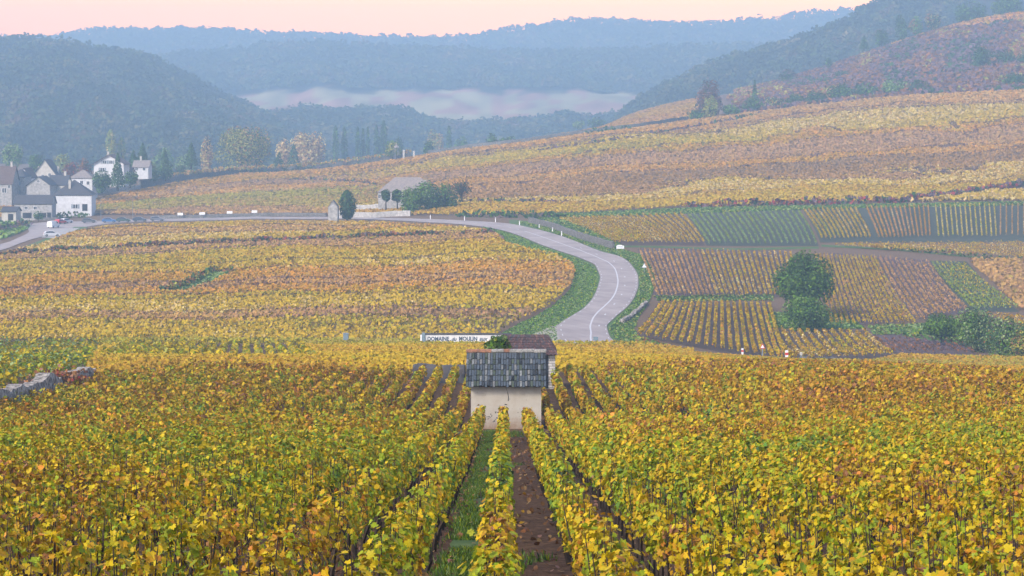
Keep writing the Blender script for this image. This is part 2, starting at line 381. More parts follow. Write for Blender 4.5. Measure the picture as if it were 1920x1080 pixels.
hA = [(u, v + 13) for u, v in hA]; fA = hill('hill', hA, 1150, 1750, 2400, 345, woodc, .9, seed=5)
hB = [(-100, 140), (200, 125), (300, 109), (350, 102), (440, 97), (480, 90), (560, 84), (640, 83), (700, 87), (740, 91), (850, 94), (960, 101), (1080, 98), (1200, 96), (1300, 90), (1500, 86), (1800, 80)]
def colB(u, s):
    n = fbm(u / 40, s * 9, 8)[..., None]; f = np.clip((.46 - s + (n[..., 0] - .5) * .22) / .05, 0, 1)[..., None]
    field = np.where(vnoise(u / 26, s * 14, 77)[..., None] > .5, np.array([.30, .17, .13]), np.array([.30, .26, .15])) * (.55 + .9 * n)
    return woodc(u, s) * (1 - f) + field * f
hB = [(u, v + 5) for u, v in hB]; fB = hill('hill', hB, 1900, 2500, 2800, 228, colB, 1.15, seed=9, gully=.6)
hC = [(-300, 80), (75, 70), (150, 60), (210, 56), (350, 54), (420, 57), (500, 62), (600, 65), (700, 69), (800, 70), (880, 69), (940, 57), (1000, 47), (1060, 40), (1100, 37), (1200, 40), (1300, 44), (1420, 35), (1550, 22), (1600, 19), (1800, 12), (2300, 5)]
hC = [(u, v + 7) for u, v in hC]; fC = hill('hill', hC, 2650, 3200, 3600, 200, lambda u, s: np.array([.10, .075, .05]) + 0 * u[..., None], .9, seed=12, gully=.5)
hD = [(1120, 262), (1165, 217), (1200, 190), (1275, 147), (1342, 118), (1417, 95), (1485, 77), (1567, 48), (1642, 6), (1700, -20), (1850, -50), (2300, -90)]
hD = [(u, v + 9) for u, v in hD]; fD = hill('hill', hD, 1250, 1650, 2300, 300, woodc, .9, seed=15, gully=.7)
hE = [(380, 262), (450, 244), (520, 222), (580, 214), (640, 219), (700, 214), (770, 221), (820, 239), (880, 243), (950, 238), (1010, 233), (1060, 226), (1110, 231), (1180, 221), (1300, 232)]
fE = hill('hill', hE, 1450, 1850, 2100, 350, woodc, .8, seed=19)
def crowns(name, f, ulist, n, size, q, qs, mixf, smin=0, smax=1.0, label=None, cat='woodland', seed=3, spow=1.0):
    """woodland: crowns of leaf clumps standing on a hill"""
    u = rng.uniform(ulist[0], ulist[1], n); s = smin + (smax - smin) * rng.random(n) ** spow
    P = f(u, s); r = size * rng.uniform(.6, 1.25, n); 
    N = rng.normal(size=(n, q, 3)); N[..., 2] = np.abs(N[..., 2]) * .9 + .1; N /= np.linalg.norm(N, axis=2, keepdims=True)
    K = P[:, None, :] + N * (r[:, None, None] * rng.uniform(.75, 1.05, (n, q, 1))) * np.array([1, 1, 1.15]) + np.array([0, 0, 1]) * (r * .55)[:, None, None]
    c = mixf(u, s, n); c = np.repeat(c[:, None, :], q, 1) * rng.uniform(.8, 1.2, (n, q, 1))
    NN = N + rng.normal(size=N.shape) * .5
    b, cc = leaves(K.reshape(-1, 3), NN.reshape(-1, 3), np.repeat(r * qs, q), c.reshape(-1, 3))
    o = obj(name, [b], M['clump'], cols=[cc]); tag(o, label, cat, kind='stuff'); return o
def woodmix(u, s, n):
    t = fbm(u / 45, s * 12, 31) * .75 + rng.random(n) * .25
    return pick(n, {'dgreen': 3.2, 'green': 1.6, 'olive': 1.6, 'brown': 1.0, 'rose': .3, 'pale': .1}, (t - .2) / .6) * .26 + np.array([.04, .038, .034]) * .6
#@@FORESTS
crowns('woodland', fA, (-300, 620), 8000, 4.8, 20, .42, woodmix, 0, 1.0, 'dark wooded hillside rising behind the village')
crowns('woodland', fB, (250, 1500), 6500, 6, 12, .55, woodmix, .44, 1.0, 'hazy woodland on the middle ridge beyond the pale valley fields')
crowns('woodland', fC, (-150, 1750), 6500, 6.5, 9, .7, woodmix, .3, 1.0, 'far woodland along the palest skyline ridge', spow=.6)
crowns('woodland', fD, (1150, 1800), 5000, 4.8, 26, .42, woodmix, 0, 1.0, 'steep wooded ridge behind the heath slope')
crowns('woodland', fE, (430, 1260), 4600, 5.5, 20, .45, woodmix, .25, 1.0, 'blue hazy woods on the valley floor')

# ------------------------------------------------------------------ grass verges and tracks
def vstrip(A, B, n=50, k=5, dz=.05, m='grass'): return strip('grass_verge' if m == 'grass' else 'farm_track', A, B, M[m], dz, n, k)
verges = []
LV = [(905, 427), (944, 442), (948, 456), (985, 468), (1040, 484), (1072, 500), (1078, 518), (1068, 545), (1035, 575), (1005, 592), (965, 612), (938, 628), (935, 650)]
verges.append(vstrip(LV, [(905, 425.5), (944, 433.5), (983, 446.5), (1011, 458.5), (1039, 468.5), (1089, 485.5), (1117, 500), (1124, 515.5), (1121, 538), (1111, 560), (1094, 579), (1072, 593), (1050, 607), (1044, 618), (1045, 650)], 70))
RV2 = [(955, 412), (1000, 416), (1060, 434), (1110, 450), (1160, 466), (1205, 480), (1224, 505), (1226, 540), (1214, 572), (1198, 595), (1190, 620), (1215, 655), (1300, 676)]
verges.append(vstrip([(955, 419.5), (1000, 428.5), (1055, 443.5), (1094, 458.5), (1130, 472.5), (1161, 480.5), (1180, 492), (1193.5, 510), (1197.5, 530), (1192.5, 552), (1178.5, 574), (1152.5, 597), (1138.5, 614), (1142.5, 629), (1170, 652), (1231, 668)], RV2, 70))
verges.append(vstrip([(1440, 590), (1480, 584), (1540, 584), (1580, 592)], [(1435, 614), (1480, 617), (1560, 617), (1625, 616)], dz=.06))
verges.append(vstrip([(392, 512), (440, 512)], [(275, 556), (345, 556)], dz=.1))
verges.append(vstrip([(0, 450), (40, 436), (56, 424), (40, 414)], [(-60, 452), (-20, 432), (10, 420), (20, 414)], dz=.1))
verges.append(vstrip([(30, 470), (90, 446), (140, 426)], [(75, 470), (118, 452), (165, 426)], dz=.1))
verges.append(vstrip([(1715, 612), (1990, 620)], [(1690, 630), (2000, 668)], dz=.06))
apron, _ = vstrip([(998, 628), (1046, 609)], [(1010, 655), (1062, 652)], m='track', dz=.075); 
for A, B in (([(1150, 464), (1300, 467), (1535, 467)], [(1150, 461), (1300, 464), (1535, 463)]), ([(1540, 463), (1700, 472), (1990, 496)], [(1540, 459), (1700, 469), (1990, 493)]),
             ([(1460, 682), (1560, 680), (1650, 688)], [(1460, 676), (1560, 675), (1650, 683)])):
    vstrip(A, B, m='grass', dz=.06)

# the junction and the lane into the village
vill, VV = strip('road', [(60, 449), (88, 442), (125, 433), (170, 424), (240, 417.5), (480, 410.5)], [(52, 427), (60, 420), (95, 416.5), (170, 415), (240, 412.5), (480, 406.5)], M['asphalt'], .085, 90, 6)
strip('road', [(-60, 482), (0, 470), (40, 456), (75, 444), (92, 436)], [(-60, 470), (0, 458.5), (35, 446), (56, 434), (55, 425)], M['asphalt'], .11, 40, 5)
strip('road', [(60, 424), (30, 418.5), (0, 416)], [(62, 419), (32, 414.5), (0, 412)], M['asphalt2'], .10, 20, 3)
strip('parking_area', [(78, 446), (110, 448)], [(92, 430), (150, 428)], M['asphalt2'], .13, 20, 4)
# painted lines: follow the middle of the road surface
def ribbon(P, wd, dz=.11):
    P = np.asarray(P); d = np.gradient(P, axis=0); d /= np.linalg.norm(d, axis=1, keepdims=True); nn = np.stack([-d[:, 1], d[:, 0]], 1) * wd / 2
    V = np.stack([P - nn, P + nn], 0); Z = gz(V[..., 0], V[..., 1]) + dz; V = np.concatenate([V, Z[..., None]], 2)
    f = grid_faces(2, len(P)); return V.reshape(-1, 3), f
mid = RV[:, :, :2]
def across(t): 
    k = t * (len(mid) - 1); i = int(min(k, len(mid) - 2)); return mid[i] * (1 - (k - i)) + mid[i + 1] * (k - i)
B = []
c = across(.5)
for i in range(70, 252, 1):
    pass
B.append(ribbon(c[118:250], .22))
for i in range(20, 118, 6): B.append(ribbon(c[i:i + 3], .22))
for t in (.05, .95):
    e_ = across(t)
    for i in range(20, 250, 3): B.append(ribbon(e_[i:i + 2], .13))
for i in range(150, 240, 9): B.append(ribbon(across(.68)[i:i + 2], .22))
mkp = [b for b in B]
o = obj('road_markings', mkp, mat('line_paint', (.56, .55, .55), .7), origin=np.array([30, 330, -25.])); tag(o, kind='structure')

# ------------------------------------------------------------------ vines
def rowleaves(xs, ys, hts, wd, size, col, kind, base=.3):
    """leaves around points of a row; direction of the row is given by its own spread"""
    n = len(xs)
def vine_row(p0, p1, dens, size, kind, mix, h=1.05, wd=.5, label=None, group=None, stems=True, hbase=.46, coloff=0, breaks=(), mixfn=None, bare=0.0):
    p0 = np.asarray(p0, float)[:2]; p1 = np.asarray(p1, float)[:2]; L = np.linalg.norm(p1 - p0); d = (p1 - p0) / L; nr = np.array([-d[1], d[0]])
    bat = {}; tt = []
    sg = max(1, int(L / 4)); ed = np.linspace(0, L, sg + 1)
    for i in range(sg):
        m_ = p0 + d * (ed[i] + ed[i + 1]) / 2
        if any(a < m_[1] < b for a, b in breaks): continue
        D = m_[1]; dn, sz, kd = (dens, size, kind) if not callable(dens) else dens(D)
        k = int(dn * (ed[i + 1] - ed[i]) * rng.uniform(.92, 1.08)); bat.setdefault(kd, []).append((rng.uniform(ed[i], ed[i + 1], k), np.full(k, sz)))
    if not bat: return None
    B, CC = [], []
    for kd, l in bat.items():
        t = np.concatenate([a for a, b in l]); sz = np.concatenate([b for a, b in l]); n = len(t)
        # a little clumping: every vine is a metre from the next
        q0 = p0[0] * 3.7 + p0[1]
        t = t + (.15 if stems else .1) * np.sin(2 * math.pi * (t + q0)); 
        g = vnoise(t * 1.7 + q0, t * 0, 41); 
        top = h * (.80 + .36 * vnoise(t * 2.3 + q0, t * 0 + 5, 42)); half = wd / 2 * (.66 + .5 * vnoise(t * 1.9 + q0, t * 0 + 9, 43))
        z = hbase + (top - hbase) * rng.random(n) ** .75; side = rng.choice([-1., 1.], n); shell = rng.random(n)
        prof = np.sin(np.clip((z - hbase + .12) / (top - hbase + .1), 0, 1) * math.pi * .78 + .35)
        off = np.where(shell < .72, side * half * (.65 + .35 * prof) * rng.uniform(.75, 1.15, n), rng.uniform(-1, 1, n) * half)
        z = np.where(shell > .80, top + rng.normal(0, .05, n), z)
        wild = rng.random(n) < .035; z = np.where(wild, top + rng.uniform(.02, .22, n), z)
        keep = rng.random(n) > (.68 - g * 1.05).clip(0, .9) * np.where(z < top * .66, 1.35, .45) + bare
        t, off, z, sz, g = t[keep], off[keep], z[keep], sz[keep], g[keep]; n = len(t)
        if n == 0: continue
        P = np.concatenate([p0 + d * t[:, None] + nr * off[:, None], z[:, None]], 1); P[:, 2] += gz(P[:, 0], P[:, 1])
        N = np.concatenate([nr * (off / (wd / 2))[:, None] * 1.2, (np.clip(z - .75, 0, 1) * 2.2 + .25)[:, None]], 1) + rng.normal(size=(n, 3)) * .62
        cn = vnoise(P[:, 0] * .9 + 7, P[:, 1] * .55, 51) * .45 + vnoise(P[:, 0] * .13, P[:, 1] * .06, 52) * .25 + rng.random(n) * .38 + coloff
        cl = (mixfn or (lambda P, tn, n: pick(n, mix, tn)))(P, (cn - .1) / .86, n)
        b, cc = leaves(P, N, sz * rng.uniform(.7, 1.25, n), cl, kd); B.append(b); CC.append(cc)
    if not B: return None
    if stems:
        org = np.array([*(p0 + p1) / 2, 0]); org[2] = float(gz(org[0], org[1]))
        t_ = thing('vine_row', label, 'vine row', org, group); obj('foliage', B, M['leaf'], t_, CC)
        SB = []
        for s_ in np.arange(.5, L, 1.0):
            q = p0 + d * s_
            if any(a < q[1] < b for a, b in breaks) or q[1] > 112: continue
            z0 = float(gz(q[0], q[1])) - .05; j = rng.normal(0, .04, 6)
            one = [tube([[q[0], q[1], z0], [q[0] + j[0], q[1] + j[1], z0 + .28], [q[0] + j[2] * 2, q[1] + j[3], z0 + .62]], [.045, .032, .02], 4)]
            if q[1] < 42:
                for kk in range(3):
                    a = rng.normal(0, .06, 2); one.append(tube([[q[0] + j[2] * 2, q[1] + j[3], z0 + .55], [q[0] + a[0], q[1] + a[1], z0 + .8], [q[0] + a[0] * 1.5, q[1] + a[1] * 1.5, z0 + 1.1 + rng.random() * .22]], [.012, .009, .004], 4))
                obj('vine_stock', one, M['bark'], t_)
            else: SB += one
        if SB: tag(obj('vine_stocks', SB, M['bark'], t_), kind='stuff')
        return t_
    org = np.array([*(p0 + p1) / 2, 0]); org[2] = float(gz(org[0], org[1])); t_ = thing('vine_row', label, 'vine row', org, group); obj('foliage', B, M['clump'], t_, CC); return t_
MIXN = {'green': .10, 'lime': .30, 'yellow': .40, 'gold': .22, 'orange': .09, 'brown': .10}
def mixnear(P, tn, n):
    c = pick(n, {'dgreen': .05, 'green': .15, 'lime': .30, 'yellow': .27, 'gold': .13, 'orange': .04, 'brown': .13}, tn)
    c2 = pick(n, {'olive': .08, 'lime': .12, 'yellow': .22, 'gold': .30, 'orange': .07, 'brown': .21}, tn)
    k = np.clip((P[:, 1] - 48) / 30, 0, 1) * .75 * (1 - .6 * np.exp(-((P[:, 0]) / 7) ** 2)) ; k = k + (vnoise(P[:, 0] * .07, P[:, 1] * .045, 60) - .5) * .7
    return np.where((rng.random(n) < k)[:, None], c2, c)
def dnear(D):
    if D < 27: return 190, .070, 'leaf12'
    if D < 45: return 150, .080, 'leaf6'
    if D < 70: return 88, .105, 'leaf6'
    if D < 100: return 62, .14, 'leaf6'
    return 40, .18, 'quad'
S0 = -12 / F        # sideways drift of the near rows per metre ahead
def rowx(i, y): return -.09 + i + S0 * y
ordn = ['first', 'second', 'third', 'fourth', 'fifth', 'sixth', 'seventh', 'eighth', 'ninth', 'tenth', 'eleventh', 'twelfth', 'thirteenth', 'fourteenth', 'fifteenth', 'sixteenth', 'seventeenth', 'eighteenth', 'nineteenth', 'twentieth']
def far_edge(u):            # distance at which the near field ends
    return float(np.interp(u, [-200, 0, 165, 300, 780, 1040, 1500, 1920, 2200], [88, 96, 117, 140, 124, 124, 150, 168, 172]))
for i in range(-30, 36):
    y0 = max(12.5, (abs(i) - 2.6) / .285)          # start just outside the frame
    ye = far_edge(CU + F * rowx(i, 120) / 120)
    if y0 > ye - 6: continue
    br = []
    if i in (-1, 0, 1): br = [(86, 98)]
    elif abs(i) < 22: br = [(85.5, 90.5)]
    if i == 0: lab = 'golden vine row running straight down the middle to the plaster wall of the tiled hut'
    elif i == 1: lab = 'golden vine row just right of the bare brown alley leading to the hut'
    elif i == -1: lab = 'golden vine row just left of the grassy green alley leading to the hut'
    elif abs(i) <= 20: lab = 'yellow leafed vine row, %s row %s of the one in line with the hut' % (ordn[abs(i) - 1], 'right' if i > 0 else 'left')
    else: lab = 'yellow leafed vine row in the merging mass at the outer %s of the near vineyard' % ('right' if i > 0 else 'left')
    vine_row((rowx(i, y0), y0), (rowx(i, ye), ye), dnear, 0, '', MIXN, label=lab, group='vine rows of the near vineyard', breaks=br, mixfn=mixnear, wd=.34)
# fallen leaves and grass of the alleys
g = rng.uniform(-4, 5, 5200); y = rng.uniform(14, 86, 5200); P = np.stack([g + S0 * y, y, gz(g + S0 * y, y) + .02 + (.06 * rng.random(5200))], 1)
b, cc = leaves(P, rng.normal(size=(5200, 3)) * .5 + [0, 0, 1], rng.uniform(.05, .11, 5200), pick(5200, {'brown': 3, 'tan': 1.2, 'rose': .7, 'gold': .25}) * .8, 'leaf6')
tag(obj('fallen_leaves', [b], M['leaf'], cols=[cc]), 'brown fallen vine leaves lying in the alleys', 'leaves', kind='stuff')
def blades(P, h, wdt, c):
    n = len(P); a = rng.uniform(0, math.pi, n); dx = np.stack([np.cos(a), np.sin(a), 0 * a], 1) * wdt[:, None] / 2; up = np.stack([rng.normal(0, .35, n), rng.normal(0, .35, n), np.ones(n)], 1) * h[:, None]
    V = np.stack([P - dx, P + dx, P + up + dx * .15, P + up - dx * .15], 1).reshape(-1, 3); return (V, (np.arange(n * 4).reshape(n, 4))), np.repeat(c, 4, axis=0)
yy = np.exp(np.linspace(math.log(12), math.log(88), 120)); wl_ = .20 + .10 * vnoise(yy * .9, yy * 0, 14); wr_ = .20 + .12 * vnoise(yy * 1.1, yy * 0, 15) - .1 * (vnoise(yy * .25, yy * 0, 16) > .6)
strip('grass_strip', np.stack([rowx(-1, yy) + .5 - wl_, yy], 1), np.stack([rowx(-1, yy) + .5 + wr_, yy], 1), M['grass'], .02, 200, 4, world=True)
n_ = 90000; y = rng.uniform(14, 103, n_) ; al = rng.choice([-1, -1, -1, -1, -1, -1, -3, 3, 0, 4, -5], n_); x = rowx(al, y) + .5 + rng.normal(0, .17, n_)
pat = vnoise(x * 1.5 + 9, y * .45, 71) + .25 * (al == -1) + .5 * ((y > 84) & (y < 91)) - .35 * ((al == 0) & (y < 80)); k = (pat > .52) & ~((y > 88.5) & (y < 97) & (abs(x) < 2.2)); x, y = x[k], y[k]; n_ = len(x)
P = np.stack([x, y, gz(x, y) - .01], 1)
b, cc = blades(P, rng.uniform(.05, .13, n_), rng.uniform(.02, .045, n_), pick(n_, {'green': 2.5, 'lime': .9, 'sage': .9, 'dgreen': .8}) * .9)
tag(obj('grass', [b], M['clump'], cols=[cc]), 'short green grass growing in the alleys between the vines', 'grass', kind='stuff')

# ---- vineyards that read as one mass: clumps of leaf in rows on the ground
def inpoly(u, v, poly):
    c = np.zeros(len(u), bool); j = len(poly) - 1
    for i in range(len(poly)):
        xi, yi = poly[i]; xj, yj = poly[j]
        c ^= ((yi > v) != (yj > v)) & (u < (xj - xi) * (v - yi) / (yj - yi + 1e-9) + xi); j = i
    return c
def mass(label, u0, u1, D0, D1, per, size, colfn, h=1.05, reject=None, name='vineyard', poly=None, rowdir=None, spacing=1.0, kind='stuff', cat='vineyard', sink=.45, flat=.4):
    """leaf clumps spread over the ground between two bearings and two distances"""
    A = (u1 - u0) / F * (D1**2 - D0**2) / 2; n = int(A * per)
    y = np.sqrt(rng.uniform(D0**2, D1**2, n)); u = rng.uniform(u0, u1, n); x = (u - CU) / F * y
    if rowdir is not None:      # pull the clumps onto rows that run in this direction
        c, s = math.cos(rowdir), math.sin(rowdir); a = x * c + y * s; b_ = -x * s + y * c
        b_ = (np.round(b_ / spacing) + rng.normal(0, .16, n)) * spacing; x = a * c - b_ * s; y = a * s + b_ * c
        u = CU + F * x / y
    v = vtab(u, y); k = np.ones(n, bool)
    if poly is not None: k &= inpoly(u, v, poly)
    if reject is not None: k &= ~reject(u, v, x, y)
    x, y, u, v = x[k], y[k], u[k], v[k]; n = len(x); z = gz(x, y) + h * (sink + (1 - sink) * rng.random(n) ** .6)
    sz = size * (y / ((D0 + D1) / 2)) ** .6 * rng.uniform(.6, 1.25, n)
    N = rng.normal(size=(n, 3)) * .55 + [0, -.45, flat]
    cl = colfn(u, v, x, y, n)
    b, cc = leaves(np.stack([x, y, z], 1), N, sz, cl); o = obj(name, [b], M['clump'], cols=[cc]); return tag(o, label, cat, kind=kind)
def nz(x, y, n, sc=.012, sy=.02, sd=80): return np.clip(fbm(x * sc, y * sy, sd) * .8 + vnoise(x * .35, y * .12, sd + 7) * .22 + rng.random(n) * .30 - .16, 0, .999)
def tone(c, k, to=(.40, .30, .12)): return c * (1 - k) + np.array(to) * k
def bands(t, n, stops, tn):
    """stops: list of (t, mix); a clump takes the mix of the band it stands in"""
    ts = np.array([s[0] for s in stops]); tj = t + rng.normal(0, .016, n); i = np.clip(np.searchsorted(ts, tj), 0, len(stops) - 1); c = np.zeros((n, 3))
    for k in range(len(stops)):
        m_ = i == k
        if m_.any(): c[m_] = pick(int(m_.sum()), stops[k][1], tn[m_])
        ln = np.abs(t[:, None] - ts[None, :-1]).min(1) < .0035 if len(ts) > 2 else np.zeros(n, bool)
    return np.where(ln[:, None], tone(c, .75, (.10, .06, .05)), tone(c, .42, (.40, .25, .045)))
Y1 = {'olive': 1.0, 'lime': .5, 'yellow': 2.2, 'pale': 1, 'gold': 1.3, 'tan': .6}
Y2 = {'olive': 1.7, 'lime': .6, 'yellow': 1.7, 'gold': 1.2, 'pale': .7, 'tan': 1.2}
O1 = {'olive': .6, 'gold': 2, 'orange': 1.3, 'tan': 1.8, 'rose': 1.2, 'brown': .9}
P1 = {'purple': 1.6, 'rose': 2, 'tan': 1.5, 'brown': 1, 'gold': .4, 'orange': .5}
P2 = {'purple': 3, 'brown': 1.2, 'rose': 1.6, 'tan': .8, 'pale': .3}
R1 = {'red': 1.4, 'purple': 1.5, 'brown': 1.4, 'rose': .6}
G1 = {'sage': 1.4, 'lime': 1.4, 'olive': 1.5, 'green': .6, 'yellow': .5}
# near band just beyond the near vineyard, up to the road and the sign wall
def rej_near(u, v, x, y): return (y < np.interp(u, [-200, 0, 165, 300, 780, 1040, 1500, 1920, 2200], [104, 109, 122, 141, 126, 126, 151, 169, 173])) | ((u > 995) & (u < 1245) & (v < 654))
def c_nb(u, v, x, y, n): return bands(nz(x, y, n, .03, .03) * 0 + (v - 640) / 60, n, [(.35, {'olive': 1.5, 'lime': 1.6, 'yellow': 1.6, 'gold': .8, 'sage': .5}), (2, {'lime': 1.4, 'yellow': 2, 'gold': 1.6, 'olive': 1, 'brown': .7})], nz(x, y, n, .05, .03))
STR = [(238, 652), (560, 652), (590, 686), (180, 686)]
mass('yellow green vineyard band between the near rows and the long white wall', -120, 1300, 104, 262, 13, .26, c_nb, poly=[(195, 648), (800, 649), (960, 649), (1000, 651), (1170, 651), (1300, 668), (1450, 678), (1330, 760), (150, 760), (165, 700)], reject=lambda u, v, x, y: rej_near(u, v, x, y) | inpoly(u, v, STR))
mass('golden brown vineyard strip along the right edge below the hedge bushes', 1250, 2250, 120, 270, 12, .27, lambda u, v, x, y, n: bands(0 * u, n, [(1, {'yellow': 2, 'gold': 2, 'lime': .8, 'olive': 1, 'brown': 1, 'orange': .3})], nz(x, y, n, .04, .03)), poly=[(1250, 664), (1300, 676), (1400, 683), (1500, 690), (1640, 690), (1700, 671), (1900, 668), (2300, 674), (2300, 800), (1250, 800)], reject=rej_near)
# diagonal rows of the green parcel behind the fieldstone wall
for k in range(18):
    t = k / 17; a = G(-40, 748 - 92 * t ** .8); b_ = G(168 + 22 * t, 702 - 52 * t ** .85)
    vine_row(a, b_, 15, .27, 'quad', {'lime': 2.4, 'sage': .6, 'yellow': 1.6, 'olive': 1, 'green': .3}, label='fresh green vine row slanting up behind the rough fieldstone wall', group='green rows behind the fieldstone wall', stems=False, wd=.4)
for k in range(17):
    t = k / 16; a = G(190 + 395 * t, 685); b_ = G(245 + 315 * t, 653)
    vine_row(a, b_, 11, .34, 'quad', {'lime': 1.5, 'yellow': 1.6, 'olive': 1.2, 'gold': .8}, label='yellow green vine row with bare soil beside it, beyond the near vineyard on the left', group='short rows beyond the near vineyard', stems=False, wd=.5)
# broad fields left of the road
LEFTP = [(-200, 640), (150, 645), (930, 646), (940, 628), (965, 611), (1005, 592), (1035, 575), (1068, 545), (1078, 518), (1072, 500), (1040, 484), (985, 472), (948, 462), (925, 440), (850, 431), (700, 422), (480, 420), (300, 425), (200, 429), (140, 440), (80, 462), (0, 482), (-100, 505), (-200, 525)]
def gap_shade_v(u): return 4 + np.interp(u, [-200, 0, 100, 300, 480, 600, 780, 930], [492, 478, 471, 461, 453, 448, 442, 436])
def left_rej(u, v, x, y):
    hv = gap_shade_v(u); p = inpoly(u, v, [(395, 511), (442, 512), (400, 535), (345, 554), (282, 554), (340, 540)])
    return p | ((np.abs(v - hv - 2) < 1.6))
def c_left(u, v, x, y, n):
    hv = gap_shade_v(u); t = np.where(v < hv, (v - 418) / (hv - 418 + 1e-3) * .2, .2 + (v - hv) / (645 - hv) * .8) + (vnoise(u / 130, v / 25, 90) - .5) * .05
    return bands(t, n, [(.07, Y2), (.12, O1), (.2, Y1), (.27, P1), (.37, Y2), (.43, Y1), (.52, O1), (.56, P1), (.62, O1), (.66, Y2), (.78, Y1), (.84, P1), (.9, Y2), (2, Y1)], nz(x, y, n))
mass('broad yellow and russet vineyard spread left of the winding road', -160, 1090, 232, 420, 4.6, .42, c_left, poly=LEFTP, reject=left_rej, rowdir=.05)
mass('upper part of the yellow vineyard below the parked cars', -160, 1090, 420, 660, 2.6, .60, c_left, poly=LEFTP, reject=left_rej, rowdir=.05)
# long slope beyond the road
FT = lambda u: np.interp(u, [-100, 170, 340, 480, 600, 700, 780, 960, 1100, 1280, 1440, 1500, 1700, 1920, 2300], [388, 380, 345, 327, 317, 306, 296, 272, 253, 229, 211, 203, 183, 173, 165])
FB = lambda u: np.interp(u, [-100, 170, 300, 480, 620, 700, 900, 1070, 1280, 1600, 1700, 1800, 1920, 2300], [412, 403, 405, 404, 404, 405, 405, 402, 390, 381, 378, 366, 347, 310])
def c_far(u, v, x, y, n):
    t = (v - FT(u)) / (FB(u) - FT(u)); t = t + (fbm(u / 170, v / 26, 95) - .5) * .22
    tn = nz(x, y, n, .01, .012, 97); a = bands(t, n, [(.10, O1), (.14, P2), (.3, Y1), (.36, O1), (.5, P1), (.58, O1), (.76, P2), (.86, Y1), (2, {'pale': 1.2, 'yellow': 2, 'gold': 1.5, 'tan': 1})], tn)
    b_ = bands(t, n, [(.18, O1), (.32, P1), (.45, O1), (.62, G1), (.85, {'tan': 2, 'olive': 1.5, 'gold': .8, 'rose': .8}), (2, P1)], tn)
    k = np.clip((820 - u) / 250, 0, 1); return np.where((rng.random(n) < k)[:, None], b_, a)
def far_rej(u, v, x, y): return (v > FB(u)) | (v < FT(u) - 1) | (y > 905) | ((u > 1700) & (np.abs(v - np.interp(u, [1700, 1800, 1920, 2200], [378, 366, 347, 310]) + 3) < 1.6))
mass('long russet and gold vineyard slope rising beyond the stone farmhouse', -100, 2300, 480, 700, 2.2, .68, c_far, reject=far_rej)
mass('upper purple and gold vineyard slope below the heath', -100, 2300, 700, 915, 1.5, .98, c_far, reject=far_rej)
mass('orange vineyard field above the far boundary wall', 980, 1330, 880, 1150, 1.0, 1.5, lambda u, v, x, y, n: bands(0 * u, n, [(1, {'orange': 1.6, 'rose': 1.4, 'gold': 1.2, 'tan': 1.5, 'brown': .6})], nz(x, y, n)), reject=lambda u, v, x, y: (v > np.interp(u, [960, 1100, 1280, 1330], [274, 250, 229, 222])) | (y < 860))
mass('strip of orange and gold vines at the right field edge', 1660, 2300, 430, 560, 1.6, .9, lambda u, v, x, y, n: bands(0 * u, n, [(1, Y1)], nz(x, y, n)), poly=[(1700, 380), (1800, 371), (1920, 352), (2300, 315), (2300, 378), (1800, 378)])
# dense parcel at the right edge
mass('dense orange vineyard parcel at the right edge above the green bushes', 1780, 2300, 270, 420, 3.2, .6, lambda u, v, x, y, n: bands(0 * u, n, [(1, {'gold': 2, 'tan': 1.6, 'rose': 1.2, 'olive': .8, 'orange': .8})], nz(x, y, n)), poly=[(1815, 491), (2300, 500), (2300, 640), (2100, 620), (1915, 583)])
# ---- parcels whose rows can be counted
def parcel(label, group, T, Bm, n, mix, dens=12, size=.24, wd=.34, bare=0.0, h=1.05):
    for k in range(n):
        t = k / (n - 1); a = G(*(np.array(Bm[0]) * (1 - t) + np.array(Bm[1]) * t)); tv = np.array(T[0]) * (1 - t) + np.array(T[1]) * t; tv[1] += 3300 / G(*tv)[1]; b_ = G(*tv)
        vine_row(a, b_, dens, size, 'quad', mix, label=label, group=group, stems=False, wd=wd, bare=bare, h=h, coloff=rng.normal(0, .05))
YG = {'lime': .8, 'yellow': 2, 'gold': 1.6, 'pale': 1, 'olive': .5}
OG = {'yellow': 1, 'gold': 2, 'orange': .6, 'tan': 1.4, 'rose': .6, 'pale': .6}
PU = {'purple': .5, 'rose': 1, 'tan': 2.6, 'gold': 1.4, 'pale': .4}
GG = {'green': 1, 'sage': 3, 'lime': 1.6, 'olive': .5}
parcel('slanting yellow vine row in the parcel above the white roadside board', 'yellow rows above the roadside board', [(1050, 407), (1276, 399)], [(1155, 459), (1320, 460)], 20, YG, size=.20, dens=14, wd=.22)
parcel('slanting green vine row in the green parcel between two yellow ones', 'green rows of the upper parcels', [(1290, 400), (1497, 394)], [(1330, 461), (1530, 461)], 20, GG, bare=.12, size=.20, dens=14, wd=.22)
parcel('slanting yellow vine row just right of the green parcel', 'yellow rows right of the green parcel', [(1507, 391), (1603, 388)], [(1542, 452), (1632, 450)], 12, YG, size=.20, dens=14, wd=.22)
parcel('slanting orange vine row in the parcel between the two grassy gaps', 'orange rows between the grassy gaps', [(1625, 387), (1740, 384)], [(1648, 450), (1744, 447)], 14, OG, size=.20, dens=14, wd=.22)
parcel('upright pale yellow green vine row in the upper parcel third from the frame edge', 'upright rows of the upper parcels', [(1754, 383), (1864, 382)], [(1760, 447), (1868, 446)], 13, {'lime': 1.5, 'yellow': 1.5, 'pale': 1, 'sage': 1}, size=.20, dens=14, wd=.22)
parcel('sparse purple brown vine row of the uppermost parcel at the right edge', 'purple rows at the right edge', [(1876, 382), (1985, 381)], [(1876, 445), (1985, 446)], 11, PU, bare=.2, size=.20, dens=14, wd=.22)
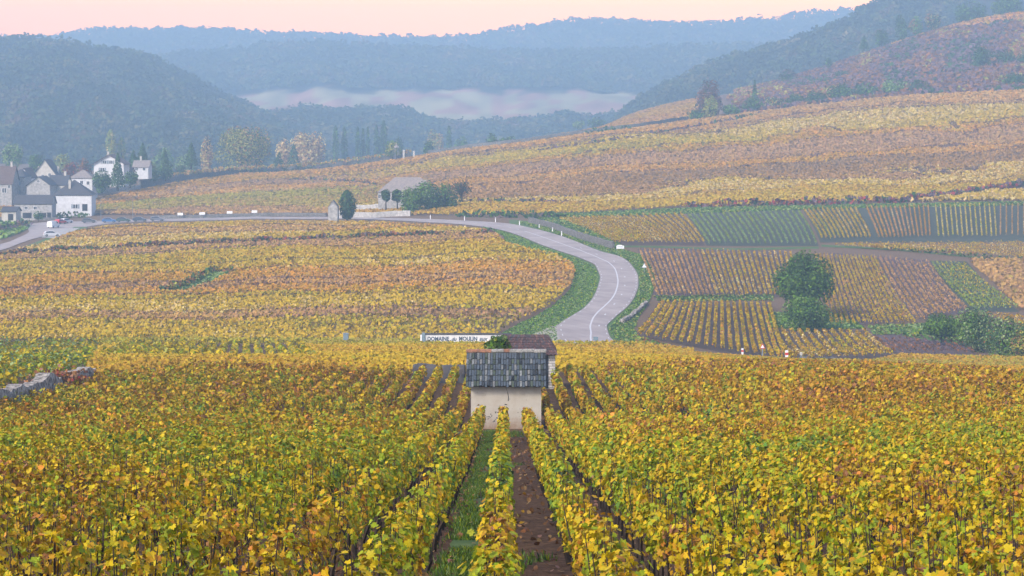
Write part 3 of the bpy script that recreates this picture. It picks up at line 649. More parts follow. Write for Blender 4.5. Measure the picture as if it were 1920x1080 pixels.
parcel('short slanting golden vine row in the narrow parcel above the long dark track', 'short rows of the cross parcel', [(1565, 456), (1905, 452)], [(1655, 470), (2010, 494)], 25, YG, size=.20, dens=14, wd=.22)
parcel('sparse purple vine row in the plot right of the road bend', 'purple rows beside the bend', [(1200, 468), (1308, 468)], [(1234, 560), (1336, 560)], 13, PU, bare=.22, wd=.26)
parcel('yellow vine row in the plot left of the big dark green tree', 'yellow rows left of the big tree', [(1316, 468), (1482, 472)], [(1346, 560), (1500, 557)], 18, YG)
parcel('broad golden vine row on dark soil below the purple plot by the bend', 'golden rows on dark soil', [(1244, 564), (1442, 566)], [(1198, 636), (1480, 679)], 19, {'gold': 2, 'yellow': 2, 'orange': .5, 'tan': .8, 'olive': .5}, dens=16, wd=.40)
parcel('golden vine row running down from the green patch under the round bush', 'golden rows below the round bush', [(1452, 616), (1620, 619)], [(1492, 678), (1672, 672)], 12, YG, dens=16, wd=.40)
parcel('curving gold vine row right of the big dark green tree', 'gold rows right of the big tree', [(1530, 476), (1640, 480)], [(1560, 612), (1714, 612)], 16, {'gold': 2, 'yellow': 1.6, 'tan': 1, 'orange': .4, 'olive': .5})
parcel('mauve vine row in the plot between the gold rows and the bright green rows', 'mauve rows of the right plots', [(1650, 481), (1738, 489)], [(1722, 606), (1812, 586)], 10, PU, bare=.1)
parcel('bright yellow green vine row on the slope above the green bushes', 'bright green rows of the right plots', [(1748, 491), (1806, 491)], [(1826, 583), (1908, 583)], 8, {'lime': 2.2, 'sage': 1, 'yellow': 1.2, 'green': .6})
parcel('low yellow green vine row at the right edge behind the green bushes', 'low rows behind the bushes', [(1850, 586), (1975, 592)], [(1935, 622), (2080, 640)], 8, YG)
parcel('nearly bare dark vine row in the small plot beside the green bushes', 'bare dark rows', [(1640, 629), (1785, 627)], [(1680, 666), (1826, 666)], 11, {'purple': 2, 'brown': 2, 'rose': .6}, bare=.45, wd=.3, h=.8)
# soil of the plots, darker than the broad fields
M['soil'] = mat('turned_soil', (.075, .052, .042), 1, (.9, (.11, .075, .06), 1), bump=.5)
M['soilp'] = mat('violet_soil', (.085, .058, .06), 1, (.9, (.13, .09, .085), 1), bump=.5)
M['soilg'] = mat('grassy_soil', (.05, .065, .045), 1, (.6, (.075, .08, .06), 1), bump=.5)
for T, Bm, m in ((((1050, 406), (1276, 398)), ((1150, 461), (1322, 461)), 'soil'), (((1285, 399), (1500, 393)), ((1325, 461), (1535, 462)), 'soilg'), (((1503, 390), (1990, 380)), ((1538, 455), (1990, 450)), 'soilg'),
                 (((1195, 467), (1312, 467)), ((1228, 561), (1340, 561)), 'soilp'), (((1312, 467), (1475, 471)), ((1340, 561), (1460, 557)), 'soilp'), (((1238, 563), (1445, 565)), ((1190, 630), (1485, 675)), 'soil'),
                 (((1448, 618), (1640, 620)), ((1488, 674), (1690, 668)), 'soil'), (((1555, 474), (1742, 488)), ((1572, 613), (1818, 586)), 'soilp'), (((1632, 627), (1790, 624)), ((1676, 668), (1832, 668)), 'soilp'), (((1743, 489), (1812, 490)), ((1820, 585), (1912, 585)), 'soilg')):
    strip('plot_soil', T, Bm, M[m], .045, 30, 24)
# ---- hedges and dark lines of vines
def hedge(name, label, pts, h, wdt, mix, size, dens, cat='hedge', D=None, z0=0):
    P0 = np.array([(G(u, v) if D is None else W(u, v, np.interp(u, D[0], D[1])))[:2] for u, v in pts]); L = np.linalg.norm(np.diff(P0, axis=0), axis=1).sum(); n = int(L * dens)
    Q = resample(P0, 300); t = rng.random(n) * 299; i = t.astype(int).clip(0, 298); p = Q[i] + (Q[i + 1] - Q[i]) * (t - i)[:, None]
    hh = h * (.55 + .8 * vnoise(t * .23, t * 0, 33)); z = rng.random(n) ** .8 * hh; p = p + rng.normal(0, wdt / 2.5, (n, 2))
    P = np.stack([p[:, 0], p[:, 1], gz(p[:, 0], p[:, 1]) + z + z0], 1); b, cc = leaves(P, rng.normal(size=(n, 3)) + [0, -.6, .5], size * rng.uniform(.6, 1.2, n), pick(n, mix))
    return tag(obj(name, [b], M['clump'], cols=[cc]), label, cat)
hedge('hedge', 'long dark plum vine strip standing in for the gap shadow across the left yellow vineyard', [(-150, 493), (0, 482), (100, 475), (300, 465), (480, 457), (600, 452), (780, 446), (925, 441)], 1.25, 1.2, {'purple': 1.2, 'brown': 2.5, 'red': .3, 'dgreen': 2}, .6, 34)  # no real hedge: dark leaves stand in for the shaded gap between rows
hedge('hedge', 'dark crimson hedge line along the top of the striped plots', [(1290, 390), (1450, 386), (1600, 383), (1700, 379), (1800, 368), (1920, 349), (2100, 325)], 1.8, 1.4, {'red': 1.6, 'purple': 2, 'dgreen': 1.5, 'brown': 1}, .9, 8)
hedge('hedge', 'dark green scrubby hedge by the far side of the road above the bend', [(860, 407), (950, 408), (1040, 410), (1060, 409)], 1.5, 1.2, {'dgreen': 3, 'green': 1, 'purple': .8}, .8, 9)
hedge('hedge', 'low dark hedge along the grassy gap in the left field', [(282, 552), (340, 541), (378, 522), (398, 512), (438, 512)], 1.2, .8, {'dgreen': 2, 'brown': 1.5, 'olive': 1}, .5, 12)
hedge('hedge', 'dark green weedy line at the foot of the left field above the green rows', [(-100, 640), (60, 641), (200, 643), (350, 646), (520, 649)], .9, 1.2, {'dgreen': .8, 'olive': 2.5, 'green': 1}, .3, 14)
hedge('hedge', 'dark leafy edge under the short golden rows along the track', [(1640, 466), (1720, 473), (1850, 486), (2000, 497)], 1.0, .6, {'dgreen': 2.5, 'olive': 1, 'brown': 1}, .5, 9)
hedge('hedge', 'thin dark vine line on the slope left of the stone farmhouse', [(535, 341), (600, 343), (660, 346), (705, 351)], 1.6, 1.2, {'purple': 2, 'brown': 1.5, 'dgreen': 1}, 1.0, 5)
hedge('hedge', 'dark brown vine line right of the stone farmhouse garden', [(865, 384), (960, 384), (1060, 386)], 1.5, 1.2, {'purple': 2, 'brown': 1.5, 'dgreen': 1}, .9, 5)
hedge('hedge', 'dark vine line running below the upper boundary wall on the slope', [(1000, 288), (1150, 268), (1300, 243), (1430, 215)], 1.8, 1.5, {'purple': 2, 'brown': 1.5, 'dgreen': 1}, 1.2, 4)
# grass on the verges
def tufts(label, poly, D0, D1, per, mix, h=.4, size=.4):
    us = [p[0] for p in poly]; return mass(label, min(us), max(us), D0, D1, per, size, lambda u, v, x, y, n: pick(n, mix), h=h, poly=poly, name='grass', cat='grass', sink=.0, flat=1.1)
GM = {'green': 2.2, 'dgreen': 1.6, 'sage': 1.1, 'lime': .4}
tufts('green grass verge inside the road bend', LV + [(1045, 650), (1043, 612), (1068, 594), (1092, 579), (1109, 560), (1119, 538), (1122, 516), (1112, 500), (1085, 487), (1035, 470), (1008, 460), (980, 447), (940, 434), (905, 426)], 235, 480, 14, GM, .12, .26)
tufts('green grass verge outside the road bend', [(1005, 428), (1060, 445), (1098, 459), (1164, 482), (1184, 493), (1197, 510), (1201, 530), (1196, 553), (1182, 575), (1156, 598), (1142, 614), (1147, 629), (1174, 650), (1290, 672)] + RV2[::-1], 235, 480, 14, {'green': 1.8, 'dgreen': 2, 'sage': .9, 'olive': .5}, .2, .28)
tufts('grass patch beneath the round bush', [(1440, 588), (1575, 588), (1625, 618), (1440, 616)], 270, 340, 6, GM, .35, .4)
tufts('rough green grass by the gate at the foot of the bushes', [(1715, 612), (1990, 618), (1990, 668), (1690, 630)], 240, 320, 6, GM, .5, .5)
tufts('green grass island at the village junction', [(-60, 446), (0, 450), (40, 437), (56, 424), (40, 414), (-60, 418)], 480, 700, 1.2, GM, .8, .9)
tufts('grassy path wedge in the broad left field', [(395, 511), (442, 512), (400, 535), (345, 554), (282, 554)], 300, 420, 5, {'sage': 2, 'green': 2, 'dgreen': 1}, .3, .4)

DGM = {'dgreen': 3, 'green': 2, 'sage': 1, 'olive': .8}
tufts('dark grassy margin between the crimson hedge and the striped plots', [(1040, 402), (1290, 391), (1600, 385), (1920, 379), (1990, 378), (1990, 385), (1600, 391), (1290, 401), (1060, 409)], 450, 620, 5, DGM, .3, .5)
tufts('grassy bank between the coped wall and the first striped plot', [(1000, 413), (1050, 404), (1070, 410), (1160, 458), (1170, 464), (1140, 462), (1060, 433)], 380, 520, 6, DGM, .3, .45)
tufts('grass margin below the purple and yellow plots', [(1225, 556), (1450, 553), (1450, 564), (1235, 566)], 310, 370, 8, DGM, .2, .35)
tufts('rough grass between the gold plots and the small bare plot', [(1625, 612), (1840, 606), (1840, 625), (1640, 629)], 280, 350, 7, {'green': 2, 'sage': 1.5, 'dgreen': 1.5, 'olive': 1}, .3, .4)
tufts('weedy margin along the foot of the golden rows', [(1180, 628), (1300, 662), (1480, 680), (1500, 690), (1300, 676), (1190, 655)], 220, 330, 9, {'olive': 2, 'green': 1, 'brown': 1.2, 'dgreen': 1}, .25, .35)
# ------------------------------------------------------------------ the heath slope on the right
CREST = ([1350, 1425, 1462, 1500, 1567, 1650, 1762, 1912, 2300], [180, 165, 148, 130, 110, 84, 50, 31, 10])
def scrubcol(u, v, x, y, n):
    a = pick(n, {'orange': 2, 'tan': 2, 'gold': 1.5, 'rose': 1, 'brown': .6}); k = (v < np.interp(u, *CREST) + 6 + 6 * vnoise(u / 40, u * 0, 6)) & (u > 1490)
    return np.where(k[:, None], a, pick(n, {'dgreen': 2.4, 'purple': 2.2, 'brown': 2.0, 'olive': .9, 'rose': .9, 'tan': .5}, np.clip(fbm(u / 60, v / 22, 120) * .75 + rng.random(n) * .42 - .1, 0, .99)) * 1.05)
mass('purple brown heath and scrub covering the upper right slope', 1290, 2400, 840, 1230, .55, 1.9, scrubcol, h=1.5, reject=lambda u, v, x, y: (v > FT(u) - 2) | (u < 1352 + 40 * vnoise(y / 30, y * 0, 5)), name='scrub', cat='scrub', sink=0)
#@@OBJECTS
# ------------------------------------------------------------------ walls
def wallmesh(P, h, th, rough=.06, drop=.5, seed=0, seg=.5):
    P = np.asarray(P, float)[:, :2]; L = np.linalg.norm(np.diff(P, axis=0), axis=1).sum(); n = max(4, int(L / seg)); Q = resample(P, n); d = np.gradient(Q, axis=0); d /= np.linalg.norm(d, axis=1, keepdims=True); nr = np.stack([-d[:, 1], d[:, 0]], 1)
    s = np.linspace(0, L, n); hh = h * (1 + rough * 3 * (fbm(s * .4, s * 0, seed) - .5)) + rough * (vnoise(s * 2.3, s * 0, seed + 5) - .5)
    prof = [(-.5, -drop), (-.5, .35), (-.47, .8), (-.38, 1), (.38, 1), (.47, .8), (.5, .35), (.5, -drop)]; V = []
    z0 = gz(Q[:, 0], Q[:, 1])
    for k, (a, b) in enumerate(prof):
        j = rough * (vnoise(s * 1.7 + k * 9, s * 0 + k, seed + 11) - .5); p = Q + nr * (a * th + j)[:, None]
        z = z0 + (b * hh if b > 0 else b); V.append(np.concatenate([p, np.broadcast_to(z, (n,))[:, None]], 1))
    V = np.array(V); f = grid_faces(8, n).tolist(); q = lambda i, j: i * n + j
    f += [[q(0, 0), q(1, 0), q(6, 0), q(7, 0)], [q(1, 0), q(2, 0), q(5, 0), q(6, 0)], [q(2, 0), q(3, 0), q(4, 0), q(5, 0)], [q(7, n - 1), q(6, n - 1), q(1, n - 1), q(0, n - 1)], [q(6, n - 1), q(5, n - 1), q(2, n - 1), q(1, n - 1)], [q(5, n - 1), q(4, n - 1), q(3, n - 1), q(2, n - 1)]]
    return V.reshape(-1, 3), np.array(f)
def swall(label, pts, h, th, m, rough=.06, D=None, seed=0, name='stone_wall', seg=.6, drop=.5):
    P = [(G(u, v) if D is None else W(u, v, np.interp(u, D[0], D[1]))) for u, v in pts]
    o = obj(name, [wallmesh(P, h, th, rough, drop, seed, seg)], M[m]); return tag(o, label, 'wall')
M['rubble'] = mat('rubble_stone', (.07, .06, .052), 1, (3.4, (.46, .42, .36), 1), bump=1.0)
swall('rough fieldstone wall slanting along the left edge of the near vineyard', [(-160, 830), (-60, 805), (0, 788), (60, 769), (110, 753), (168, 735)], 1.55, .9, 'rubble', .14, seed=3, seg=.25)
b_ = G(118, 752); n_ = 420; P = b_ + rng.normal(size=(n_, 3)) * [.75, .3, .25] + [0, -.5, 1.35]
bb, cc = leaves(P, rng.normal(size=(n_, 3)) + [0, -1, .5], rng.uniform(.1, .2, n_), pick(n_, {'brown': 3, 'rose': 1.4, 'red': .5})); tag(obj('bush', [bb], M['clump'], cols=[cc]), 'rusty brown bramble bush leaning on the rough fieldstone wall', 'bush')
swall('grey stone wall with pale coping above the road bend', [(992, 419), (1010, 423), (1030, 428), (1065, 441), (1100, 453), (1150, 468)], 1.5, .5, 'stoneg', .05, seed=5)
swall('long low grey wall along the far side of the straight road', [(282, 411), (400, 408.5), (480, 406), (612, 406)], 1.1, .5, 'stoneg', .05, seed=6, seg=1.5)
swall('low stone wall behind the rows left of the tiled hut', [(776, 718), (820, 718), (872, 718)], 1.15, .5, 'slate', .08, seed=7, seg=.3)
swall('retaining wall along the top of the slope between the village and the kiosk', [(262, 354), (340, 343), (480, 326), (600, 316), (700, 305), (770, 296)], 3.4, .8, 'stoneg', .15, seed=8, seg=2)
swall('grey boundary wall along the upper slope right of the kiosk', [(802, 291), (880, 282), (960, 273), (1100, 254), (1183, 244), (1290, 229)], 2.6, .7, 'stoneg', .1, seed=9, seg=2)
swall('pale low village wall behind the hipped white house', [(168, 368), (205, 361), (262, 354)], 1.6, .5, 'stonew', .05, seed=10, seg=1.5)
swall('low dark stone wall beside the track at the foot of the golden rows', [(1496, 680), (1560, 680), (1640, 689)], .6, .7, 'stoneg', .15, seed=12, seg=.4)
swall('broken drystone edge in the grass right of the road bend', [(1166, 607), (1190, 590), (1212, 570)], .5, .6, 'rubble', .25, seed=13, seg=.4)
swall('pale stone garden wall in front of the stone farmhouse', [(664, 408), (700, 408), (735, 406), (770, 405)], 1.5, .5, 'stonew', .06, seed=14, seg=1)
swall('farmyard stone wall between the small tower and the farmhouse', [(668, 400), (690, 399), (716, 398)], 2.4, .6, 'stonew', .1, seed=15, seg=1)
swall('pale wall below the annex with the dark arches', [(36, 411), (70, 413), (110, 413)], .9, .4, 'stoneg', .05, seed=16, seg=1)
hedge('hedge', 'dark green hedge standing before the boundary wall under the orange field', [(1100, 255), (1140, 250), (1183, 245)], 2.4, 1.6, {'dgreen': 3, 'green': 1}, 1.0, 8)
hedge('hedge', 'long dark hedge at the foot of the retaining wall above the slope', [(470, 329), (560, 321), (640, 314), (694, 307)], 2.6, 1.4, {'dgreen': 3, 'purple': 1}, 1.0, 8)
hedge('hedge', 'grey green hedge along the top of the retaining wall', [(300, 348), (420, 333), (560, 320), (690, 305), (770, 296)], 1.4, 2.0, {'tan': 2, 'olive': 1.5, 'gold': 1.2}, .8, 9, z0=3.0)
hedge('hedge', 'weedy hedge in front of the annex with the dark arches', [(30, 412), (70, 411.5), (125, 409), (160, 408)], 1.8, 1.6, {'dgreen': 2, 'green': 1.5, 'olive': 1}, .8, 10)
hedge('hedge', 'dark purple hedge strip on the grass island at the junction', [(-40, 436), (0, 436), (30, 430), (48, 424)], 1.8, 2, {'purple': 2, 'dgreen': 2, 'brown': 1}, .8, 8)
strip('farm_track', [(770, 300), (786, 293)], [(781, 300), (797, 292)], M['track'], .35, 8, 3)

# ------------------------------------------------------------------ near hut
def slab(c, th):
    """a four cornered sheet with thickness; c: 4 corners counter clockwise seen from outside"""
    c = np.asarray(c, float); n = np.cross(c[1] - c[0], c[3] - c[0]); n /= np.linalg.norm(n); V = np.concatenate([c, c - n * th])
    return V, np.array([[0, 1, 2, 3], [7, 6, 5, 4], [0, 4, 5, 1], [1, 5, 6, 2], [2, 6, 7, 3], [3, 7, 4, 0]])
def tiles(a, b, c, d, nc, nr, pal, th=.03, jit=.02, size=1.0):
    """courses of tiles over the slope a-b (eave, left to right) d-c (ridge)"""
    a, b, c, d = map(np.asarray, (a, b, c, d)); B = []; CC = []
    nrm = np.cross(b - a, d - a); nrm /= np.linalg.norm(nrm)
    for j in range(nr):
        t0 = j / nr - .06; t1 = (j + 1) / nr
        for i in range(nc):
            s0 = (i + .10) / nc; s1 = (i + .90) / nc; f = lambda s, t: (a * (1 - s) + b * s) * (1 - t) + (d * (1 - s) + c * s) * t
            k = rng.normal(0, jit, 4); lo = .05 + rng.random() * .03; dd = rng.normal(0, .012)
            q = np.array([f(s0, t0 + dd) + nrm * (lo + k[0]), f(s1, t0 + dd) + nrm * (lo + k[1]), f(s1, t1) + nrm * (.006 + k[2] * .3), f(s0, t1) + nrm * (.006 + k[3] * .3)])
            B.append(slab(q, th)); CC.append(np.repeat(np.array([pal(i / nc, j / nr)]), 8, axis=0))
    return B, CC
def tilepal(s, t):
    r = rng.random(); w_ = vnoise(np.array([s * 9]), np.array([t * 5]), 200)[0]
    if r < .10: c = (.30, .32, .31)
    elif r < .12 + .25 * w_: c = (.035, .04, .045)
    elif r < .75: c = (.115, .145, .175)
    elif r < .9: c = (.10, .13, .08)
    else: c = (.28, .28, .26)
    return np.array(c) * rng.uniform(.75, 1.2) * .6
HX, HY, HZ = -.27, 90.6, -13.74
hut = thing('vineyard_hut', 'small plaster walled hut with mossy grey tiled roof standing among the near rows', 'hut', (HX, HY, HZ))
wl = np.array([(-1.6, 0), (1.6, 0), (1.6, 3.2), (-1.6, 3.2)]); V = [(x_ + HX, y_ + HY, z_) for z_ in (HZ - .5, HZ + 2.14) for x_, y_ in wl] + [(HX - 1.6, HY + 1.6, HZ + 3.12), (HX + 1.6, HY + 1.6, HZ + 3.12)]
def hutwall():
    m = mat('hut_plaster', (.40, .375, .32), .95, (1.6, (.34, .31, .25), .85), bump=.2); n = m.node_tree; b = n.nodes["Principled BSDF"]
    src = b.inputs["Base Color"].links[0].from_socket; t = n.nodes.new("ShaderNodeTexCoord"); s = n.nodes.new("ShaderNodeSeparateXYZ"); n.links.new(t.outputs["Object"], s.inputs[0])
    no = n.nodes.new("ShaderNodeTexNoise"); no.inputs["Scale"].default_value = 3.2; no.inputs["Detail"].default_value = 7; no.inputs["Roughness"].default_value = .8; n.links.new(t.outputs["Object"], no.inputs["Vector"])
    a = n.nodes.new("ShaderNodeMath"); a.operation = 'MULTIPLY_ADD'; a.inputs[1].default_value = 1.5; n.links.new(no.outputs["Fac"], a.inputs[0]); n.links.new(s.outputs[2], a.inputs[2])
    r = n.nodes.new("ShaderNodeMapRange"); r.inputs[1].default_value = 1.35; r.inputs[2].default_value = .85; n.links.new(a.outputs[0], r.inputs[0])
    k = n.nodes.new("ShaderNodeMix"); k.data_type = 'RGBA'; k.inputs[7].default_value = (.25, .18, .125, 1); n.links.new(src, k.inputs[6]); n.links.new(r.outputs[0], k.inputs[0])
    # dark runs under the eave and mildew specks
    n2 = n.nodes.new("ShaderNodeTexNoise"); n2.inputs["Scale"].default_value = 9; n2.inputs["Detail"].default_value = 8; n.links.new(t.outputs["Object"], n2.inputs["Vector"])
    r2 = n.nodes.new("ShaderNodeMapRange"); r2.inputs[1].default_value = .62; r2.inputs[2].default_value = .70; r2.inputs[4].default_value = .55; n.links.new(n2.outputs["Fac"], r2.inputs[0])
    k2 = n.nodes.new("ShaderNodeMix"); k2.data_type = 'RGBA'; k2.inputs[7].default_value = (.22, .20, .18, 1); n.links.new(k.outputs[2], k2.inputs[6]); n.links.new(r2.outputs[0], k2.inputs[0])
    n.links.new(k2.outputs[2], b.inputs["Base Color"]); return m
M['hutwall'] = hutwall()
obj('wall', [(np.array(V), np.array([[0, 1, 5, 4], [1, 2, 6, 5], [2, 3, 7, 6], [3, 0, 4, 7]])), (np.array([V[5], V[6], V[9]]), np.array([[0, 1, 2]])), (np.array([V[4], V[8], V[7]]), np.array([[0, 1, 2]]))], M['hutwall'], hut)
crk = []
px_ = [(948, 718), (949, 728), (952, 736), (953.5, 745), (953, 752)]
for (u0_, v0_), (u1_, v1_) in zip(px_[:-1], px_[1:]):
    p0_, p1_ = W(u0_, v0_, HY - .003), W(u1_, v1_, HY - .003); wv = .018 if v0_ > 730 else .007
    crk.append((np.array([p0_ + [-wv, 0, 0], p1_ + [-wv, 0, 0], p1_ + [wv, 0, 0], p0_ + [wv, 0, 0]]), np.array([[0, 1, 2, 3]])))
for (u_, v_) in ((948, 761), (921, 780), (915, 783), (932, 775), (978, 772), (925, 788), (935, 786)):
    for _ in range(4): crk.append(box(*(W(u_ + rng.normal(0, 3), v_ + rng.normal(0, 2), HY - .002)), .05 * rng.random() + .02, .006, .04))
obj('wall_crack', crk, M['dark'], hut)
ez, rz_ = HZ + 2.08, HZ + 3.36; xl, xr = HX - 1.83, HX + 1.83
A0, B0 = (xl, HY - .32, ez), (xr, HY - .32, ez); D0_, C0 = (xl, HY + 1.6, rz_), (xr, HY + 1.6, rz_); A1, B1 = (xr, HY + 3.52, ez), (xl, HY + 3.52, ez)
rf = obj('roof', [slab([A0, B0, C0, D0_], .10), slab([A1, B1, D0_, C0], .10)], M['bark'], hut)
t1, c1 = tiles(A0, B0, C0, D0_, 30, 6, tilepal, .04, .02); t2, c2 = tiles(A1, B1, D0_, C0, 30, 7, tilepal)
obj('roof_tiles', t1 + t2, M['tilecol'], rf, c1 + c2)
B, CC = [], []
for i in range(13):
    x0 = xl + (xr - xl) * i / 13; a = [[x0 - .02, HY + 1.6, rz_ + .05 + rng.normal(0, .01)], [x0 + (xr - xl) / 13 + .02, HY + 1.6, rz_ + .055 + rng.normal(0, .01)]]; B.append(tube(a, [.085, .1], 6)); c = (.32, .15, .08) if i < 4 or i == 6 else (.33, .32, .29); CC.append(np.repeat([np.array(c) * rng.uniform(.8, 1.15)], 12, axis=0))
obj('ridge_tiles', B, M['tilecol'], rf, CC)

# ------------------------------------------------------------------ rear hut
def vbox(x0, x1, y0, y1, z0, z1): return box((x0 + x1) / 2, (y0 + y1) / 2, (z0 + z1) / 2, x1 - x0, y1 - y0, z1 - z0)
RD = 118.0; zr = lambda v, D=RD: -(v - VH) / F * D; xr_ = lambda u, D=RD: (u - CU) / F * D
h2 = thing('vineyard_hut', 'second hut with reddish brown tiled roof and pale brick wall behind the plaster one', 'hut', (xr_(985), RD + 1.2, zr(722)))
obj('wall', [vbox(xr_(926), xr_(1041), RD, RD + 2.6, zr(735), zr(662))], mat('whitewashed_brick', (.46, .44, .42), .9, (2.5, (.36, .34, .33), .8)) if False else brickmat('whitewashed_brick', (.48, .47, .46), (.38, .37, .36), (.20, .19, .18), .42, .16, .02, .6), h2)
obj('door', [vbox(xr_(1020), xr_(1027.5), RD - .04, RD - .003, zr(728), zr(666))], M['dark'], h2)
ev = [(xr_(922), RD - .3, zr(663)), (xr_(1045), RD - .3, zr(663)), (xr_(1045), RD + 2.9, zr(663)), (xr_(922), RD + 2.9, zr(663))]
ra, rb = (xr_(944), RD + 1.3, zr(663) + 1.0), (xr_(1029), RD + 1.3, zr(663) + 1.0)
m3 = lambda p, q, t: tuple(np.array(p) * (1 - t) + np.array(q) * t)
base = [slab([ev[0], ev[1], rb, ra], .08), slab([ev[2], ev[3], ra, rb], .08), (np.array([ev[1], ev[2], rb]), np.array([[0, 1, 2]])), (np.array([ev[3], ev[0], ra]), np.array([[0, 1, 2]]))]
rf2 = obj('roof', base, mat('maroon_tiles', (.12, .05, .045), .9, (3, (.15, .08, .07), .9)), h2)
redpal = lambda s, t: np.array([(.13, .06, .055), (.10, .06, .06), (.17, .09, .075), (.09, .075, .08)][int(rng.integers(4))]) * rng.uniform(.7, 1.3)
t1, c1 = tiles(ev[0], ev[1], rb, ra, 34, 8, redpal, .02, .008); obj('roof_tiles', t1, M['tilecol'], rf2, c1)

# ------------------------------------------------------------------ trees and shrubs
def tree(label, u0, u1, vt, vb, D, mix, n=1400, size=None, shape='round', name='tree', cat='tree', lobes=11, cb=.18, trunk=.035, group=None, bright=1.0, opaque=.3, base=None, core=.72):
    wpx = u1 - u0; Wm = wpx / F * D; Hm = (vb - vt) / F * D; rx = Wm / 2; o = W((u0 + u1) / 2, vb, D)
    if base is not None: o[2] = base
    size = size or max(.16, D * 2.7 / F); sp_ = size / D * F
    if shape != 'bare' and D < 3000: n = int(np.clip(5.5 * (u1 - u0) * (vb - vt) * {'round': .75, 'cone': .5, 'column': .7}[shape] / sp_ ** 2, n, 12000))
    t_ = thing(name, label, cat, o, group)
    z0 = Hm * cb; H = Hm - z0
    tr = [tube([[0, 0, -1.2], [0, 0, z0 * .5], [rx * .05, 0, z0 + H * .3], [0, 0, z0 + H * .75]], [Hm * trunk * 1.2, Hm * trunk, Hm * trunk * .6, Hm * trunk * .15], 6)]
    if shape in ('round', 'bare'):
        for k in range(7 if shape == 'round' else 16):
            a = rng.uniform(0, 6.28); e_ = rng.uniform(.45, 1.0); s_ = rng.uniform(.15, .5); p0_ = np.array([0, 0, z0 + H * s_ * .6]); p2 = np.array([math.cos(a) * rx * .8 * e_, math.sin(a) * rx * .8 * e_, z0 + H * rng.uniform(.45, .92)]); p1_ = (p0_ + p2) / 2 + [0, 0, H * .06]
            tr.append(tube([p0_, p1_, p2], [Hm * trunk * .45, Hm * trunk * .25, Hm * .004], 4))
            if shape == 'bare':
                for _ in range(4): q = p1_ * .4 + p2 * .6; r_ = rng.normal(size=3) * rx * .28 + [0, 0, rx * .12]; tr.append(tube([q, q + r_], [Hm * .007, Hm * .002], 4))
    obj('trunk', tr, M['bark'], t_, world=False)
    if shape == 'cone':
        s_ = rng.random(n) ** .62; z = z0 + H * (1 - s_); a = rng.uniform(0, 6.28, n); tier = .72 + .28 * np.abs(np.sin(z / H * 26 + rng.normal(0, .3, n)))
        r_ = 1.3 * rx * s_ ** .8 * tier * (.8 + .3 * vnoise(a * 1.5, z / H * 9, 300)) * rng.uniform(.45, 1.0, n) ** .5; P = np.stack([np.cos(a) * r_, np.sin(a) * r_, z], 1); N = np.stack([np.cos(a), np.sin(a), 0 * a + .5], 1); tone = vnoise(a * 2, z / H * 12, 301)
    elif shape == 'column':
        s_ = rng.random(n); z = z0 + H * s_; a = rng.uniform(0, 6.28, n); r_ = rx * np.sin(np.clip(s_ * .93 + .07, 0, 1) * math.pi) ** .55 * (.65 + .5 * vnoise(a * 1.3, z / H * 7, 302)) * rng.random(n) ** .35; P = np.stack([np.cos(a) * r_, np.sin(a) * r_, z], 1); N = np.stack([np.cos(a), np.sin(a), 0 * a + .4], 1); tone = vnoise(a * 2, z / H * 9, 303)
    else:
        L = []; 
        for k in range(lobes):
            d_ = rng.normal(size=3); d_ /= np.linalg.norm(d_); r0 = (rng.uniform(.30, .5) if core > .6 else rng.uniform(.18, .4)) if k else core
            c_ = d_ * (1 - r0) * [1, 1, 1] * rng.uniform(.75, 1.0) if k else np.zeros(3)
            L.append((c_, r0, rng.uniform(.0, 1)))
        wt = np.array([l[1] ** 2 for l in L]); i = rng.choice(lobes, n, p=wt / wt.sum()); d_ = rng.normal(size=(n, 3)); d_ /= np.linalg.norm(d_, axis=1, keepdims=True)
        q = np.where(rng.random(n) < opaque, rng.uniform(.3, .9, n), rng.uniform(.86, 1.12, n)) if shape == 'round' else rng.uniform(.3, 1.05, n)
        low = cb <= .05; c_ = np.array([l[0] for l in L])[i]; r0 = np.array([l[1] for l in L])[i]; P = c_ + d_ * (r0 * q)[:, None]
        P = P * [rx, rx * .9, H * (.62 if low else .5)] + [0, 0, z0 + H * (.38 if low else .5)]; N = d_ + [0, 0, .25]; tone = np.array([l[2] for l in L])[i] * .55 + rng.random(n) * .45
    N = N + rng.normal(size=(n, 3)) * .45
    cl = pick(n, mix, tone) * bright; b, cc = leaves(P, N, size * rng.uniform(.65, 1.3, n), cl)
    obj('crown', [b], M['clump'], t_, [cc], world=False); return t_
DG = {'dgreen': 4, 'green': 2, 'sage': .3}
DGB = {'dgreen': 5, 'green': .6}
# shrub growing behind the plaster hut
tree('leafy green shrub growing up behind the mossy tiled roof', 904, 966, 626, 735, 99.5, {'green': 4, 'lime': .5, 'sage': .6, 'dgreen': 2}, 900, .13, cb=.5, name='shrub', cat='shrub', trunk=.02, bright=.8)
